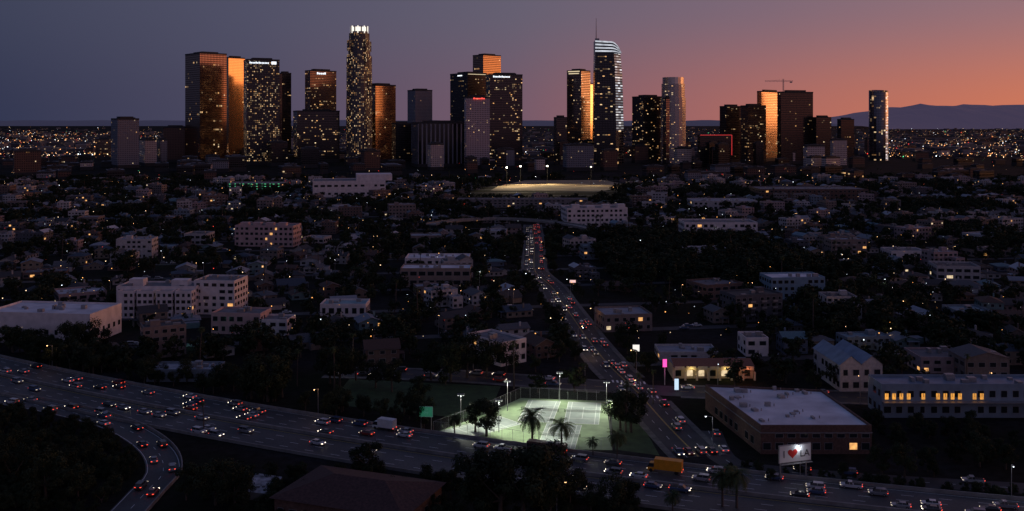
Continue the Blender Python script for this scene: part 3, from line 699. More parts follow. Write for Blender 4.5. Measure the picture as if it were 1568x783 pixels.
mid('warehouse',1165,1330,308,291,60,[brick,roofm,glass,litw,litw2,metal],3,5,.03)
mid('warehouse',1050,1116,396,384,20,WM,1,4,.1)
mid('warehouse',1365,1420,398,386,20,WM,1,4,.0)
mid('long_low_building',700,900,318,306,20,[pm('dim_stucco',(.2,.18,.18),.8,.15,.3),roofm,glass,litw,litw2,metal],3,5,.04)
mid('apartment_building',1180,1265,458,427,18,[pm('blue_stucco',(.2,.3,.38),.8,.15,.3),roof_light,glass,litw,litw2,metal],3,3.2,.0,.1)
mid('commercial_building',925,1000,508,484,20,AM,2,3.6,.14,.15)
mid('apartment_building',762,812,558,524,22,WM,2,3.2,.03,.7)
mid('bungalow_block',1142,1177,546,520,12,WM,2,3.4,.0,.05)
mid('bungalow_block',224,330,585,569,12,[pm('blue_grey_wall',(.18,.22,.26),.8,.15,.3),pm('blue_grey_roof',(.25,.29,.34),.8,.3,.3),glass,litw,litw2,metal],1,3.4,.0,.0,front=4)
mid('bungalow_block',490,560,486,468,14,[white_st,pm('teal_roof',(.2,.32,.36),.7,.2,.3),glass,litw,litw2,metal],1,3.4,.0,.0)
mid('commercial_building',1350,1600,640,592,12,[pm('blue_grey_stucco',(.2,.26,.32),.8,.15,.3),pm('blue_metal_roof',(.16,.2,.27),.5,.2,.3),glass,em('amber_bay',(1,.42,.05),.75,.5),litw,metal],2,3.6,.0,-.0,ww=.5,wh=.4,
  extra=lambda mb,w_,d_,h:[ (mb.box(-w_/2+1.6+i*2.35,-.12,h*.5+.9,1.1,.12,1.9,3),mb.box(-w_/2+1.6+i*2.35,-.22,h*.5+1.7,.12,.1,1.1,5)) for i in range(14) if i not in(4,6,11)] and mb.box(0,-1.2,h*.5+.2,w_,2.4,.2,5))
def gab(mb,w_,d_,h):
    gable(mb,-w_/2,0,0,d_,h+.85,3,1,0); gable(mb,0,w_/2,0,d_,h+.85,3,1,0)
mid('gabled_workshop',1286,1352,600,562,26,[aptwall,pm('slate_blue_roof',(.2,.25,.33),.7,.2,.3),glass,litw,litw2,metal],2,3.6,.0,.05,extra=gab)
mid('commercial_building',1410,1478,572,550,16,AM,2,3.6,.1)
mid('commercial_building',1478,1546,582,552,14,HM,2,3.6,.05,extra=lambda mb,w_,d_,h:gable(mb,-w_/2,w_/2,0,d_,h+.85,2,1,0))
mid('commercial_building',1010,1100,552,542,14,AM,1,3.6,.1)
# arcade restaurant
x0,D=P(1032,583); x1,_=P(1156,583); wd=x1-x0
mb=MB(); mb.prism(rect(wd/2,9,wd,12),0,5,0,1)
stone=pm('cream_stucco',(.5,.42,.28),.8,.15,.4)
na=7; aw=wd/na
for i in range(na+1): mb.box(i*aw,.3,0,.7,.7,3.1,0)
for i in range(na):
    for j in range(8):
        t0=math.pi*j/8;t1=math.pi*(j+1)/8; r_=aw/2-.35; c=(i+.5)*aw
        p0=(c-r_*math.cos(t0),3.1+r_*.6*math.sin(t0));p1=(c-r_*math.cos(t1),3.1+r_*.6*math.sin(t1))
        mb.face([(p0[0],0,p0[1]),(p1[0],0,p1[1]),(p1[0],0,5.2),(p0[0],0,5.2)],0)
    mb.box((i+.5)*aw,2.93,.9,aw*.5,.1,2.2,3 if i in(1,2,4) else 4)
mb.face([(0,0,5.2),(wd,0,5.2),(wd,7,6.6),(0,7,6.6)],2)
mb.box(wd/2,1.5,4.7,wd,2.8,.1,1)
mb.obj('arcade_restaurant',[stone,roofm,pm('clay_tiles',(.2,.08,.05),.8,.2,2),litw2,glass],(x0,D,0)); zone(rect(x0+wd/2,D+7,wd,18),2)
def plight(name,loc,e,c=(1,.75,.45),r=.3,parent=None,typ='POINT',tgt=None,ang=2.4):
    l=bpy.data.lights.new(name,typ); l.energy=e; l.color=c; l.shadow_soft_size=r
    if typ=='SPOT': l.spot_size=ang; l.spot_blend=.6
    o=bpy.data.objects.new(name,l); o.location=loc
    if tgt is not None: o.rotation_euler=(Vector(tgt)-Vector(loc)).to_track_quat('-Z','Y').to_euler()
    if parent: o.parent=parent
    col.objects.link(o); return o
for i in (1,4): plight('arcade_lamp',(x0+i*aw+aw/2,D-.8,3.9),150,(1,.75,.3))
plight('arcade_lamp',(x0+6.4*aw,D-.8,3.9),110,(1,.3,.15))
# big flat roof building
z7=7.6
q=[P(1165,655,z7),P(1335,655,z7),P(1258,600,z7),P(1080,592,z7)]
mb=MB(); mb.prism(q,0,z7,0,1)
for i in range(4):
    a,b_=q[i],q[(i+1)%4]; L=math.hypot(b_[0]-a[0],b_[1]-a[1]); an=math.atan2(b_[1]-a[1],b_[0]-a[0])
    mb.box((a[0]+b_[0])/2-math.sin(an)*.16,(a[1]+b_[1])/2+math.cos(an)*.16,z7+.003,L-.02*i,.36-.01*i,.7-.02*i,0,an)
    mb.box((a[0]+b_[0])/2+math.sin(an)*.1,(a[1]+b_[1])/2-math.cos(an)*.1,z7-1.6,L+.01*i,.2,.25,5,an)
winwall(mb,q[0],q[1],0,1,4.2,3.4,2,.25,5,.62,.45); winwall(mb,q[3],q[0],0,1,4.2,4,2,.05,5,.6,.5)
winwall(mb,q[0],q[1],3.6,1,3.6,3.4,2,.0,5,.6,.3)
rr=random.Random(5)
for i in range(17):
    t_,s_=rr.uniform(.08,.92),rr.uniform(.1,.9)
    X_=q[0][0]+(q[1][0]-q[0][0])*t_+(q[3][0]-q[0][0])*s_; Y_=q[0][1]+(q[3][1]-q[0][1])*s_
    mb.box(X_,Y_,z7+.01,rr.uniform(.8,2.2),rr.uniform(.8,2),rr.uniform(.4,1.3),5,rr.uniform(0,.3)); 
    mb.tube((X_+2,Y_,z7),(X_+2,Y_,z7+.8),.15,.15,5,6)
mb.obj('flat_roof_store',[brick,roof_light,glass,litw,litw2,metal]); zone(q,1)
c=P(560,758); mb=MB(); poly=rect(0,0,34,22); mb.prism(poly,0,5,0,1); W,Dp,hh,rh=18,12,5,3.2
A=[(-W,-Dp,hh),(W,-Dp,hh),(W,Dp,hh),(-W,Dp,hh)];B=[(-7,0,hh+rh),(7,0,hh+rh)]
mb.face([A[0],A[1],B[1],B[0]],1);mb.face([A[1],A[2],B[1]],1);mb.face([A[2],A[3],B[0],B[1]],1);mb.face([A[3],A[0],B[0]],1)
for i in range(4): winwall(mb,poly[i],poly[(i+1)%4],0,1,3.4,3.4,2,.1,5)
mb.obj('hip_roofed_hall',[brick,pm('brown_shingles',(.06,.03,.027),.85,.4,1.5),glass,litw,litw2,metal],(c[0],c[1]-10,0),-.35)
mb=MB(); q=[P(372,764),P(415,770),P(432,742),P(392,736)]; mb.prism(q,0,2,0,1)
for i in range(5): mb.box(q[0][0]+2+i*1.3,q[0][1]+2+i*.3,2.0,.8,.8,.5,2)
mb.obj('small_flat_roof_building',[concrete,pm('mottled_roof',(.3,.3,.32),.8,.7,.5),metal])
# ------------------------------------------------------------ billboard
X0,D0=P(1217,735); bb=empty('heart_billboard',(X0,D0,0)); bb.rotation_euler=(0,0,.3)
mb=MB(); mb.box(0,0,4.8,9.8,.35,4.7,1); mb.box(0,-.19,5.0,9.5,.02,4.3,0); 
mb.tube((-4.2,.3,0),(-4.2,.3,8.8),.2,.2,1); mb.tube((3.6,.3,0),(3.6,.3,8.8),.2,.2,1); mb.box(0,-.7,4.6,9.6,.9,.08,1)
mb.obj('panel',[pm('billboard_white',(.62,.62,.64),.5,.05,.5),metal],parent=bb)
def text(s,x_,z_,size,m_,par,y=-.22,rz=0):
    cu=bpy.data.curves.new('lettering','FONT'); cu.body=s; cu.size=size; cu.extrude=.015; cu.materials.append(m_); cu.align_x='CENTER'
    o=bpy.data.objects.new('lettering',cu); o.location=(x_,y,z_); o.rotation_euler=(math.pi/2,0,rz); o.parent=par; col.objects.link(o)
blk=pm('black_paint',(.02,.02,.02),.5,.1,1); redp_=pm('red_paint',(.45,.015,.015),.5,.1,1)
text('I',-3.4,6.2,2.7,blk,bb); text('LA',2.9,6.1,2.6,blk,bb)
mb=MB(); hp=[]
for i in range(40):
    t_=2*math.pi*i/40; hp.append((-.8+.088*16*math.sin(t_)**3*1.05,-.23,7.2+.088*(13*math.cos(t_)-5*math.cos(2*t_)-2*math.cos(3*t_)-math.cos(4*t_))))
mb.face(hp[::-1],0); mb.obj('heart',[redp_],parent=bb)
for xx in (-3,0,3): plight('billboard_lamp',(xx,-2.6,5.2),7,(1,.95,.9),.15,bb)
gs=empty('highway_sign',(-26.5,302.3,0)); gs.rotation_euler=(0,0,-.1)
mb=MB(); mb.box(0,0,4.0,4.2,.12,3.2,0); mb.box(0,-.07,4.1,4.0,.02,3.0,2); mb.tube((-1.6,.15,0),(-1.6,.15,7.1),.12,.12,1); mb.tube((1.6,.15,0),(1.6,.15,7.1),.12,.12,1)
mb.obj('panel',[paint_w,metal,em('sign_green_face',(.0,.3,.13),.3)],parent=gs)
text('Exit',0,6.2,.8,paint_w,gs,-.1); text('Only',0,5.1,.8,paint_w,gs,-.1)
def polesign(name,px,pyb,pyt,pyc,wpx,m_,D=None):
    x_,D_=P(px,pyb); zt2=H-(pyt-HY)*D_/F; zb2=H-(pyc-HY)*D_/F; w_=wpx*D_/F
    mb=MB(); mb.tube((0,.2,0),(0,.2,zb2),.2,.18,1); mb.box(0,0,zb2,w_,.4,zt2-zb2,0); mb.box(0,0,zt2,w_+.2,.5,.15,1); mb.box(0,0,zb2-.15,w_+.2,.5,.15,1)
    return mb.obj(name,[m_,metal],(x_,D_,0))
polesign('lit_pole_sign',974,552,528,538,10,em('lightbox_white',(1,.95,.88),1.0))
polesign('neon_sign',1018,590,550,562,6,em('neon_pink',(1,.06,.4),1.4))
plight('neon_glow',(P(1018,590)[0],P(1018,590)[1]-2,5),160,(1,.12,.5),.4)
polesign('neon_sign',1036,600,580,597,6,em('lightbox_blue',(.6,.8,1),1.0))
polesign('lit_pole_sign',877,445,429,433,9,em('lightbox_pink',(1,.6,.55),1.0))
# shop-front lamps along the boulevard
for px,py,e,c in ((935,508,260,(1,.55,.2)),(958,498,200,(1,.6,.25)),(1048,346,500,(1,.5,.18)),(1030,343,400,(1,.5,.18)),(400,440,500,(1,.35,.1)),(1360,525,400,(1,.6,.25)),(1500,470,200,(1,.5,.2)),(1330,548,220,(1,.7,.3)),(1372,438,260,(1,.45,.2)),(745,420,200,(1,.6,.3)),(1140,590,180,(1,.25,.15)),(1190,668,60,(1,.75,.4)),(905,545,200,(1,.5,.2)),(290,527,120,(.3,1,.8))):
    x_,D_=P(px,py); plight('yard_lamp',(x_,D_-1,3.2),e,c,.25)
# ------------------------------------------------------------ tennis courts
cg=pm('court_green',(.2,.27,.15),.8,.2,.3); cb=pm('court_inner',(.3,.34,.31),.8,.12,.3)
pc=[(-24,299),(-9,318),(3,337),(32,333.5),(29,283.5),(13,284.5),(-3,292.5)]
mb=MB(); mb.face([(*p,.02) for p in pc],0); mb.obj('tennis_court_surface',[cg]); zone(pc,2)
mn,ntn,bn_=base('net_mesh'); bn_.inputs['Base Color'].default_value=(.03,.03,.03,1); bn_.inputs['Alpha'].default_value=.4
for (cx,cy,ro) in ((9.2,322,-.16),(23.2,320,-.12),(-9.5,304.5,-.85),(14.5,296,-.16)):
    mb=MB(); mb.M=Matrix.Rotation(ro,4,'Z')
    mb.face([(-5.5,-11.9,.024),(5.5,-11.9,.024),(5.5,11.9,.024),(-5.5,11.9,.024)],0)
    def line(xa,ya,xb,yb):
        mb.face([(xa,ya,.03),(xb,ya,.03),(xb,yb,.03),(xa,yb,.03)],1)
    L=.07
    for xx in (-5.48,-4.11,4.11,5.48): line(xx-L,-11.9,xx+L,11.9)
    for yy in (-11.9,-6.4,6.4,11.9): mb.face([(-5.5,yy-L,.034),(5.5,yy-L,.034),(5.5,yy+L,.034),(-5.5,yy+L,.034)],1)
    line(-L,-6.4,L,6.4)
    for xx in (-6.1,6.1): mb.tube((xx,0,0),(xx,0,1.07),.06,.06,2,6)
    mb.face([(-6.1,0,.1),(6.1,0,.1),(6.1,0,.95),(-6.1,0,.95)],3); mb.face([(-6.1,-.02,.95),(6.1,-.02,.95),(6.1,-.02,1.05),(-6.1,-.02,1.05)],1)
    mb.obj('tennis_court',[cb,paint_w,dark,mn],(cx,cy,0))
m,nt,b=base('chain_link'); b.inputs['Base Color'].default_value=(.12,.14,.13,1)
b.inputs['Alpha'].default_value=.14
mb=MB(); fp=pc+[pc[0]]
for i in range(len(fp)-1):
    a,b_=fp[i],fp[i+1]; L=math.hypot(b_[0]-a[0],b_[1]-a[1]); n=max(1,int(L/3.2))
    mb.face([(*a,.03),(*b_,.03),(*b_,3.6),(*a,3.6)],0)
    for j in range(n): 
        t_=j/n; X_,Y_=a[0]+(b_[0]-a[0])*t_,a[1]+(b_[1]-a[1])*t_; mb.tube((X_,Y_,0),(X_,Y_,3.65),.04,.04,1,5)
    mb.tube((*a,3.62),(*b_,3.62),.035,.035,1,5)
mb.obj('chain_link_fence',[m,metal])
floodm=em('floodlamp',(.95,1,.9),4)
def flood(x_,y_,h,tg,e,size=1.,ang=2.5):
    e_=empty('floodlight_pole',(x_,y_,0)); mb=MB(); mb.tube((0,0,0),(0,0,h),.14*size,.08*size,0,8); mb.box(0,0,h,2.2*size,.15,.12,0)
    for dx in (-.8,0,.8): mb.box(dx*size,-.1,h-.35*size,.6*size,.4*size,.35*size,0); mb.box(dx*size,-.12,h-.39*size,.5*size,.36*size,.04,1)
    mb.obj('mast',[metal,floodm],parent=e_)
    plight('flood_lamp',(0,0,h-.7),e,(.97,1,.84),.35,e_,'SPOT',(tg[0]-x_,tg[1]-y_,0),ang); return e_
for x_,y_,tx,ty in ((-1.5,322,8,318),(16.2,333,15,322),(31,321,23,318),(-4,300,0,300),(30.5,300,18,300),(8,291,10,300),(-16,306,-10,306)):
    flood(x_,y_,10,(tx,ty),8600)
mb=MB(); pk=[(-62,330),(-10,312),(-6,334),(-4,352),(-60,362)]; mb.face([(*p,.01) for p in pk],0); mb.obj('park_lawn',[grass]); zone(pk,-6)
mb=MB(); q=[(30,284),(42,279),(40,330),(33,334)]; mb.face([(*p,.01) for p in q],0); mb.obj('grass_verge',[grass]); zone(q,0)
# ------------------------------------------------------------ lit ball field
bf=[(-30,1360),(125,1345),(175,1480),(150,1600),(20,1590),(-20,1450)]
mb=MB(); mb.face([(*p,.02) for p in bf],0); mb.obj('sports_field',[pm('infield_dirt',(.36,.27,.15),.9,.45,.03)]); zone(bf,10); zone([(-70,1190),(135,1190),(135,1380),(-40,1380)],0)
for px,D,e in ((776,1450,70000),(797,1490,90000),(838,1500,90000),(905,1470,30000)):
    x_=(px-784)*D/F; e_=empty('stadium_light_tower',(x_,D,0)); mb=MB(); mb.tube((0,0,0),(0,0,28),.4,.25,0,8); mb.box(0,0,26.5,4,.6,2.2,0)
    mb.box(0,-.5,26.8,2.2,.3,1.6,1)
    mb.obj('mast',[dark,em('stadium_lamp',(1,.92,.75),12 if e>40000 else 3)],parent=e_)
    plight('stadium_lamp',(0,-2,26),e,(1,.8,.5),1,e_,'SPOT',(10,-30,0),2.4)
x0,D=P(348,293); x1,_=P(432,293); mb=MB(); wd=x1-x0
for f in range(4):
    mb.box(wd/2,20,f*3.4,wd,40,.5,0); 
    if f<3: 
        for i in range(12): mb.box(3+i*wd/12.5,1.2+(i*7%5)*2,f*3.4+2.7,2.2,.3,.3,1)
    for i in range(9): mb.box(i*wd/8,1,f*3.4+.5,.6,.6,2.9 if f<3 else .5,0)
mb.obj('parking_structure',[concrete,em('green_tube_light',(.15,1,.45),1.6)],(x0,D,0)); zone(rect(x0+wd/2,D+10,wd,80),4)
vd=smooth([P(660,358),P(700,352),P(760,349),P(820,352),P(880,360),P(930,374)],10)
mb=MB(); sweep(mb,vd,-5,5,7.2,8,0); sweep(mb,vd,-5.3,-5,7.5,9,0); sweep(mb,vd,5,5.3,7.5,9,0)
for i in range(3,len(vd)-2,4): mb.box(vd[i][0],vd[i][1],0,1.6,3,7.2,0)
mb.obj('viaduct',[concrete]); ROADS.append((vd,9))
# ------------------------------------------------------------ neighbourhood scatter
tm=empty('neighbourhood_tree_canopy')
HT=lambda x_,y_: 60<x_<190 and 560<y_<790
for k in range(5,27):
    for side in (16,46):
        v=k*PV+side; u=-950
        while u<1050:
            xg,D_=g2w(u,v); dens=noise.noise(Vector((xg*.004,D_*.004,9)))
            big=R.random()<(.07+.1*max(0,dens) if D_<650 else .18+.3*max(0,dens)); shop=R.random()<.045
            st=R.uniform(14,20) if not(big or shop) else R.uniform(24,36)
            u+=st/2
            uu=((u-20)%PU)
            x_,y_=g2w(u+R.uniform(-2,2),v+R.uniform(-6,6))
            u+=st/2
            if y_<350 or y_>1560 or abs(x_)>y_*.56+12: continue
            if uu<6 or uu>PU-6: continue
            if R.random()<.2: continue
            if blocked(x_,y_,8 if not(big or shop) else 13): continue
            if HT(x_,y_): continue
            a=GA+(0 if side==16 else math.pi)+R.choice([0,0,math.pi/2])*(0 if (big or shop) else 1)+R.uniform(-.15,.15)+.7*noise.noise(Vector((x_*.003,y_*.003,2)))
            if shop: place('shop_building',R.choice(shops),(x_,y_,0),a,R.uniform(.65,1))
            elif big: place('apartment_building',R.choice(apts),(x_,y_,0),a,R.uniform(.75,1.05))
            else: place('house',R.choice(houses),(x_,y_,0),a,(R.uniform(.85,1.2),R.uniform(.85,1.2),R.uniform(.9,1.1)))
for i in range(26000):
    D_=math.sqrt(R.uniform(340**2,1640**2)); x_=R.uniform(-.56,.56)*D_
    n_=noise.noise(Vector((x_*.009,D_*.009,1)))
    ht=HT(x_,D_)
    if not ht and R.random()>.4+1.0*max(-.27,n_): continue
    u,v=w2g(x_,D_)
    vm=v%PV
    if vm<2.5 or vm>PV-2.5: continue
    inh=(10<vm<22 or 40<vm<52)
    if not ht and inh and R.random()<.52: continue
    if blocked(x_,D_,1.0): continue
    h=R.uniform(5,11.5)+(3 if ht else 0)+4*max(0,n_)
    if inh: h*=.8
    if R.random()<.025: place('tall_palm_tree',R.choice(palm_tall),(x_,D_,0),R.uniform(0,6),R.uniform(.7,1.15))
    else: place('tree_crown',R.choice(trees_far),(x_,D_,-.6),R.uniform(0,6.28),(h/10*R.uniform(.9,1.45),h/10*R.uniform(.9,1.45),h/10),tm)
for px,D,h in ((735,236,16),(765,231,18),(800,232,18.5),(842,235,17),(872,240,12),(905,236,8),(935,236,10),(965,239,8),(560,262,9.5),(330,243,11),(360,240,10.5),(285,246,9),
  (745,296,11.5),(728,300,9),(385,336,15),(410,333,16),(432,338,14),(520,352,15),(505,356,13),(545,360,11),(690,358,15),(715,364,16),(745,366,14),(775,370,12),(660,360,12),
  (950,302,12),(966,300,13),(975,310,9),(130,395,15),(105,398,14),(150,392,13),(1180,259,4),(1350,263,8),(1385,262,9),(1420,266,7),(1500,270,9),(1540,268,8),
  (1430,262,5),(1290,262,4),(640,330,9),(600,345,12),(575,350,10),(20,250,13),(70,246,12),(120,244,10),(40,262,9),(100,262,8),(10,275,9),(60,280,7),(140,270,7),(170,262,6),(0,300,7),(90,296,5),
  (1095,372,9),(1115,376,8),(820,372,7),(990,375,7),(1250,345,8),(1280,350,9),(1320,352,8),(420,246,6),(690,247,7),(610,246,6),(480,252,4),(450,258,5),(470,243,6)):
    tree(px,D,h)
for i in range(90):
    x_=R.uniform(-215,-25); y_=yu(x_)+R.uniform(3,18); place('tree',R.choice(trees_near),(x_,y_,0),R.uniform(0,6),R.uniform(.35,.95))
# boulevard verge trees
for i in range(60):
    q=along(blu,R.uniform(90,plen(blu)-20)); s_=R.choice([-1,1])*R.uniform(10,13); X_,Y_=q[0]-math.sin(q[2])*s_,q[1]+math.cos(q[2])*s_
    if not blocked(X_,Y_,0,False) and abs(Y_-350)>14: place('tree',R.choice(trees_near),(X_,Y_,0),R.uniform(0,6),R.uniform(.45,.9))
bt=empty('hedge_shrubs')
for i in range(260):
    px=R.uniform(-10,205); py=R.uniform(622,790); x_,y_=P(px,py)
    if min((p[0]-x_)**2+(p[1]-y_)**2 for p in rp)<64: continue
    if abs(x_)<420 and y_>yu(x_)-40: continue
    place('shrub',R.choice(trees_near),(x_,y_,-1.2),R.uniform(0,6),R.uniform(.3,.6),bt)
for i in range(170):
    px=R.uniform(290,1010); py=R.uniform(725,800); x_,y_=P(px,py)
    if y_>yu(x_)-36: continue
    place('shrub',R.choice(trees_near),(x_,y_,-1.2),R.uniform(0,6),R.uniform(.25,.6),bt)
for i in range(60):
    x_=R.uniform(60,150); y_=R.uniform(yu(x_)+2,yu(x_)+6); place('shrub',R.choice(trees_near),(x_,y_,-1.2),R.uniform(0,6),R.uniform(.2,.35),bt)
for i in range(50):
    x_=R.uniform(100,170); y_=R.uniform(272,308); 
    if min((p[0]-x_)**2+(p[1]-y_)**2 for p in fr)<50: continue
    place('shrub',R.choice(trees_near),(x_,y_,-1.0),R.uniform(0,6),R.uniform(.3,.7),bt)
for px,D,s in ((815,286,1.12),(860,280,1.0),(945,277,.78),(908,279,.5),(1128,241,1.0),(1106,242,.95),(1030,236,.6),(696,296,.7)):
    place('palm_tree',R.choice(palm_fat),((px-784)*D/F,D,0),R.uniform(0,6),s)
for px,D,s in ((958,300,.95),(980,318,.8),(512,345,.95),(455,352,.8),(312,300,.55),(540,372,.9),(1480,345,.8),(1000,330,.7)):
    place('tall_palm_tree',R.choice(palm_tall),((px-784)*D/F,D,0),R.uniform(0,6),s)
# ------------------------------------------------------------ vehicles
paint=objvar('car_paint',[(0,(.5,.5,.52)),(.2,(.2,.21,.23)),(.42,(.03,.03,.035)),(.62,(.3,.3,.32)),(.74,(.25,.03,.02)),(.8,(.05,.08,.16)),(.88,(.6,.6,.6)),(.94,(.1,.1,.1))],rough=.35,var=.05,coat=.6)
rubber=pm('rubber',(.02,.02,.02),.8,.1,3)
headl=em('headlamp',(1,.86,.66),5); taill=em('tail_lamp',(1,.07,.03),1.9); tailoff=pm('tail_lens',(.25,.02,.02),.4,.1,3); headdim=em('headlamp_dim',(1,.82,.6),1.2)
def vehicle(kind,on=2):
    mb=MB()
    if kind=='sedan': prof=[(-2.3,.3),(-2.32,.8),(-2.2,.95),(-1.55,1.0),(.95,.97),(2.05,.8),(2.3,.65),(2.3,.3)]; gh=((-1.75,1.15),(-1.15,.3),.98,1.42,.8,.62); L=2.3;wl=1.4
    elif kind=='suv': prof=[(-2.35,.35),(-2.38,1.05),(-2.25,1.15),(1.1,1.12),(2.1,1.0),(2.35,.8),(2.35,.35)]; gh=((-2.25,1.25),(-2.0,.5),1.13,1.75,.88,.74); L=2.36;wl=1.45
    else: prof=[(-2.7,.4),(-2.72,1.05),(-2.6,1.08),(.2,1.08),(1.7,1.08),(2.5,1.0),(2.75,.8),(2.75,.4)]; gh=((-.4,1.5),(-.2,.8),1.09,1.75,.88,.74); L=2.75;wl=1.75
    ys=[-.92,-.84,.84,.92] if kind!='sedan' else [-.9,-.82,.82,.9]
    secs=[]
    for i,yy in enumerate(ys):
        secs.append([(x_*(.985 if i in(0,3) else 1),yy,(z_-.06 if (i in(0,3) and z_>.6) else z_)) for x_,z_ in prof])
    for a,b_ in zip(secs,secs[1:]):
        for j in range(len(prof)):
            k=(j+1)%len(prof); mb.face([a[j],a[k],b_[k],b_[j]],0)
    mb.face(secs[0],0); mb.face(secs[-1][::-1],0)
    (bx0,bx1),(tx0,tx1),z0,z1,yb,yt=gh
    B=[(bx0,-yb,z0),(bx1,-yb,z0),(bx1,yb,z0),(bx0,yb,z0)];T=[(tx0,-yt,z1),(tx1,-yt,z1),(tx1,yt,z1),(tx0,yt,z1)]
    for j in range(4):
        k=(j+1)%4; mb.face([B[j],B[k],T[k],T[j]],1)
    mb.box((tx0+tx1)/2,0,z1,tx1-tx0+.05,yt*2+.04,.05,0)
    for sy in (-1,1):
        xx=tx0*.4+tx1*.6
        mb.tube((xx,sy*yb,z0),(xx,sy*yt,z1),.05,.05,0,4)
        for wx in (-wl,wl): mb.tube((wx,sy*.72,.34),(wx,sy*.93,.34),.34,.34,2,12); mb.tube((wx,sy*.93,.34),(wx,sy*.94,.34),.18,.18,5,8)
        hz=.62 if kind=='sedan' else .78
        mb.box(L-.03,sy*.68,hz,.1,.32,.14,3); mb.box(-L-.0,sy*.7,hz+.08,.1,.36,.15,4)
        mb.box(L-.2,sy*.905,hz,.2,.05,.1,3); mb.box(-L+.12,sy*.905,hz+.08,.2,.05,.12,4)
    if kind=='pickup': mb.box(-1.55,0,1.082,2.0,1.5,.02,2)
    return mb.mesh(kind,[paint,glass,rubber,(glass,headdim,headl)[on],taill if on else tailoff,metal])
VE={k:vehicle(k) for k in ('sedan','suv','pickup')}; VD={k:vehicle(k,1) for k in ('sedan','suv','pickup')}; VP={k:vehicle(k,0) for k in ('sedan','suv')}
def box_truck(c,name,x_,y_,a,L=7.5,w_=2.5,h=3.4):
    mb=MB(); mb.box(-.9,0,.9,L-2,w_,h-.9,0); mb.box(-.9,0,h,L-2.1,w_-.1,.05,0); mb.box(-.6,0,.55,L-.6,1.2,.34,4)
    z1=2.4; B=[(L/2-1.8,-1.1,.5),(L/2,-1.1,.5),(L/2,1.1,.5),(L/2-1.8,1.1,.5)];Mi=[(L/2-1.8,-1.1,1.4),(L/2,-1.1,1.35),(L/2,1.1,1.35),(L/2-1.8,1.1,1.4)];T=[(L/2-1.8,-1.0,z1),(L/2-.6,-1.0,z1),(L/2-.6,1.0,z1),(L/2-1.8,1.0,z1)]
    for j in range(4):
        k=(j+1)%4; mb.face([B[j],B[k],Mi[k],Mi[j]],0); mb.face([Mi[j],Mi[k],T[k],T[j]],1)
    mb.face(T,0); 
    for sy in (-1,1):
        for wx in (-L/2+1.6,L/2-1): mb.tube((wx,sy*.8,.48),(wx,sy*1.15,.48),.48,.48,2,12)
        mb.box(L/2+.02,sy*.8,.8,.1,.35,.22,3); mb.box(-L/2+.08,sy*1.0,.8,.1,.3,.25,5)
    for i in range(7): mb.box(-L/2+.7+i*.8,-w_/2-.01,1.,.05,.03,h-1.1,4)
    return mb.obj(name,[c,glass,rubber,headl,metal,taill],(x_,y_,.02),a)
def bus(x_,y_,a):
    mb=MB(); mb.box(0,0,.4,11.5,2.5,.9,0); mb.box(0,0,1.3,11.4,2.44,1.0,1); mb.box(0,0,2.3,11.5,2.5,.6,0); mb.box(-2,0,2.9,4,1.6,.25,4)
    for i in range(9): 
        for sy in (-1,1): mb.box(-5+i*1.25,sy*1.23,1.3,.1,.06,1.0,0)
    for sy in (-1,1):
        for wx in (-3.6,3.8): mb.tube((wx,sy*.9,.48),(wx,sy*1.28,.48),.48,.48,2,12)
        mb.box(5.76,sy*.9,.7,.06,.35,.2,3); mb.box(-5.76,sy*.9,.8,.06,.3,.3,5)
    return mb.obj('bus',[pm('bus_paint',(.12,.07,.06),.4,.1,1),glass,rubber,headl,metal,taill],(x_,y_,.02),a)
yellow=pm('truck_yellow',(.75,.3,.02),.45,.12,.8); whitep=pm('truck_white',(.6,.6,.6),.45,.1,.8)
taken=[]
def ondrive(pl,lane,s,fwd,kinds=('sedan','suv','pickup'),w=(5,4,1),z=.02,name=None):
    q=along(pl,s)
    if not q: return
    x_,y_,a=q; x_+=-math.sin(a)*lane; y_+=math.cos(a)*lane
    for t_ in taken:
        if (t_[0]-x_)**2+(t_[1]-y_)**2<34 and abs(t_[2]-lane)<2: return
        if (t_[0]-x_)**2+(t_[1]-y_)**2<5: return
    taken.append((x_,y_,lane))
    k=R.choices(kinds,w)[0]; nm={'sedan':'car','suv':'suv','pickup':'pickup_truck'}[k]
    place(nm,(VE if R.random()<.34 else VD)[k],(x_,y_,z),a+(0 if fwd else math.pi)+R.uniform(-.02,.02),1)
def fws(xw):
    s=0
    for i in range(len(fw)-1):
        if fw[i][0]>=xw: return s
        s+=math.hypot(fw[i+1][0]-fw[i][0],fw[i+1][1]-fw[i][1])
def freeway_pos(xw,lane):
    q=along(fw,fws(xw)); return q[0]-math.sin(q[2])*lane,q[1]+math.cos(q[2])*lane,q[2]
x_,y_,a=freeway_pos(38,9.5); box_truck(yellow,'yellow_box_truck',x_,y_,a+math.pi,9.5,2.5,3.6); taken.append((x_,y_,9.5))
for dx in (-3.5,3.5): taken.append((x_+dx,y_,9.5))
x_,y_,a=freeway_pos(-50,13.6); box_truck(whitep,'box_truck',x_,y_,a+math.pi,7.5); taken.append((x_,y_,13.6))
x_,y_,a=freeway_pos(4,13.6); bus(x_,y_,a+math.pi); taken+= [(x_+d,y_,13.6) for d in (-5,0,5)]
s0=fws(-300); s1=fws(200)
for lane,fwd,gap in ((3,False,26),(6.6,False,22),(10.2,False,24),(13.6,False,38),(-3,True,52),(-6.6,True,44),(-10.2,True,46),(-13.6,True,70)):
    s=s0+R.uniform(0,10)
    while s<s1:
        ondrive(fw,lane+R.uniform(-.3,.3),s,fwd); s+=max(7,gap*R.expovariate(1)*.9+4)
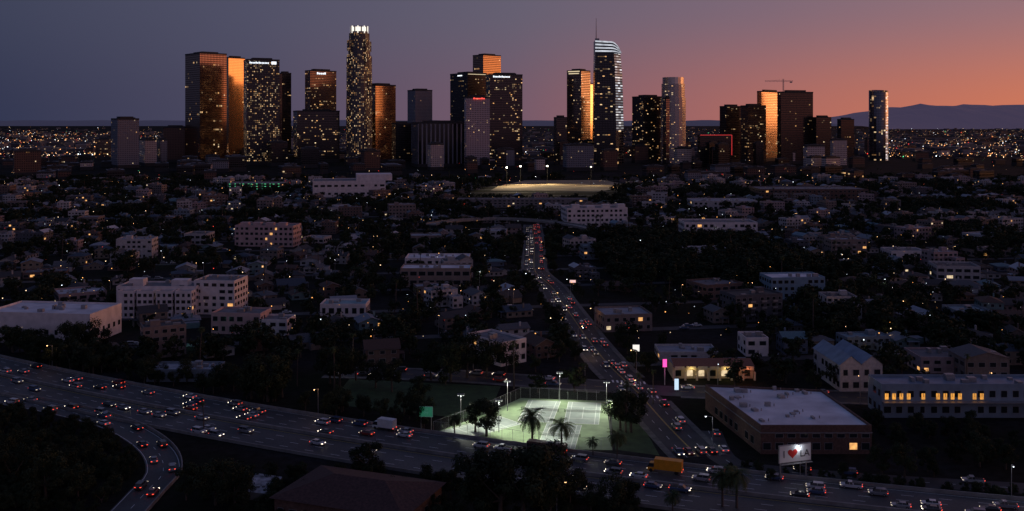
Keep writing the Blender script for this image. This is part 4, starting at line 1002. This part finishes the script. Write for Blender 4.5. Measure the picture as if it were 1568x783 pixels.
for lane,fwd,gap in ((-5,True,44),(-1.8,True,34),(1.8,False,30),(5,False,44)):
    s=3
    while s<plen(blu): 
        q=along(blu,s); 
        g_=gap if q and q[1]<640 else gap*.35
        if q and 352<q[1]<430: g_=gap*.5
        ondrive(blu,lane,s,fwd); s+=max(7,g_*R.expovariate(1)+3)
for lane,fwd,gap in ((-3.6,True,22),(3.6,False,16)):
    s=3
    while s<plen(cr): ondrive(cr,lane,s,fwd); s+=gap*R.uniform(.5,2.)
for lane,fwd,gap in ((-2.3,False,17),(2.3,False,15)):
    s=3
    while s<plen(rp): ondrive(rp,lane,s,fwd); s+=gap*R.uniform(.6,1.7)
s=3
while s<plen(fr): ondrive(fr,2,s,False); s+=R.uniform(10,40)
for k in range(6,16):
    for i in range(60):
        u=R.uniform(-400,400); sd=R.choice([-2.5,2.5]); x_,y_=g2w(u,k*PV+sd)
        if y_<385 or abs(x_)>y_*.54 or blocked(x_,y_,3) or R.random()<.5: continue
        place('parked_car',VP[R.choice(['sedan','suv'])],(x_,y_,.01),GA)
# ------------------------------------------------------------ street lamps
lampm=em('street_lamp_glow',(1,.55,.22),6); lampw=em('street_lamp_white',(.85,.95,1),5)
def lamp_mesh(m_):
    mb=MB(); mb.tube((0,0,0),(0,0,8.6),.11,.07,0,7); mb.tube((0,0,8.5),(1.9,0,9.0),.05,.04,0,6); mb.box(2.1,0,8.9,.8,.3,.16,0); mb.box(2.1,0,8.86,.6,.24,.05,1); mb.box(0,0,0,.35,.35,.5,0)
    mb.box(2.1,0,8.72,.34,.24,.14,1)
    return mb.mesh('lamp',[metal,m_])
LA_=[lamp_mesh(lampm),lamp_mesh(lampw)]
def slamp(x_,y_,a,white=False,light=260):
    e_=place('street_lamp',LA_[1 if white else 0],(x_,y_,0),a)
    if light: plight('lamp_bulb',(2.1,0,8.5),light,(.85,.93,1) if white else (1,.5,.2),.2,e_)
for pl,dd,st in ((blu,7.2,42),(cr,7.2,46)):
    s=8;i=0
    while s<min(plen(pl),430):
        q=along(pl,s); sd=1 if i%2 else -1
        slamp(q[0]-math.sin(q[2])*dd*sd,q[1]+math.cos(q[2])*dd*sd,q[2]-sd*math.pi/2,i%3==0,200); s+=st;i+=1
for xx in (-190,-75,70,120):
    q=freeway_pos(xx,17); slamp(q[0],q[1],q[2]-math.pi/2,xx>0,120)
x_,y_=P(852,790); slamp(x_,y_-2,0,False,0)
for i in range(190):
    k=R.randint(6,21); u=R.uniform(-600,600); x_,y_=g2w(u,k*PV+4.2)
    if y_<390 or y_>1300 or abs(x_)>y_*.54 or blocked(x_,y_,1): continue
    slamp(x_,y_,GA-math.pi/2,R.random()<.4,200 if y_<760 and R.random()<.4 else 0)
lights('porch_lights',460,[em('porch_orange',(1,.42,.1),2.4),em('porch_warm',(1,.7,.4),2.5),em('porch_white',(.8,.92,1),3),em('porch_red',(1,.06,.03),2)],400,1500,(-.55,.55),lambda:R.uniform(5,10),lambda D:.14+D/8000,(6,4,3,1))
print('objects',len(bpy.data.objects))
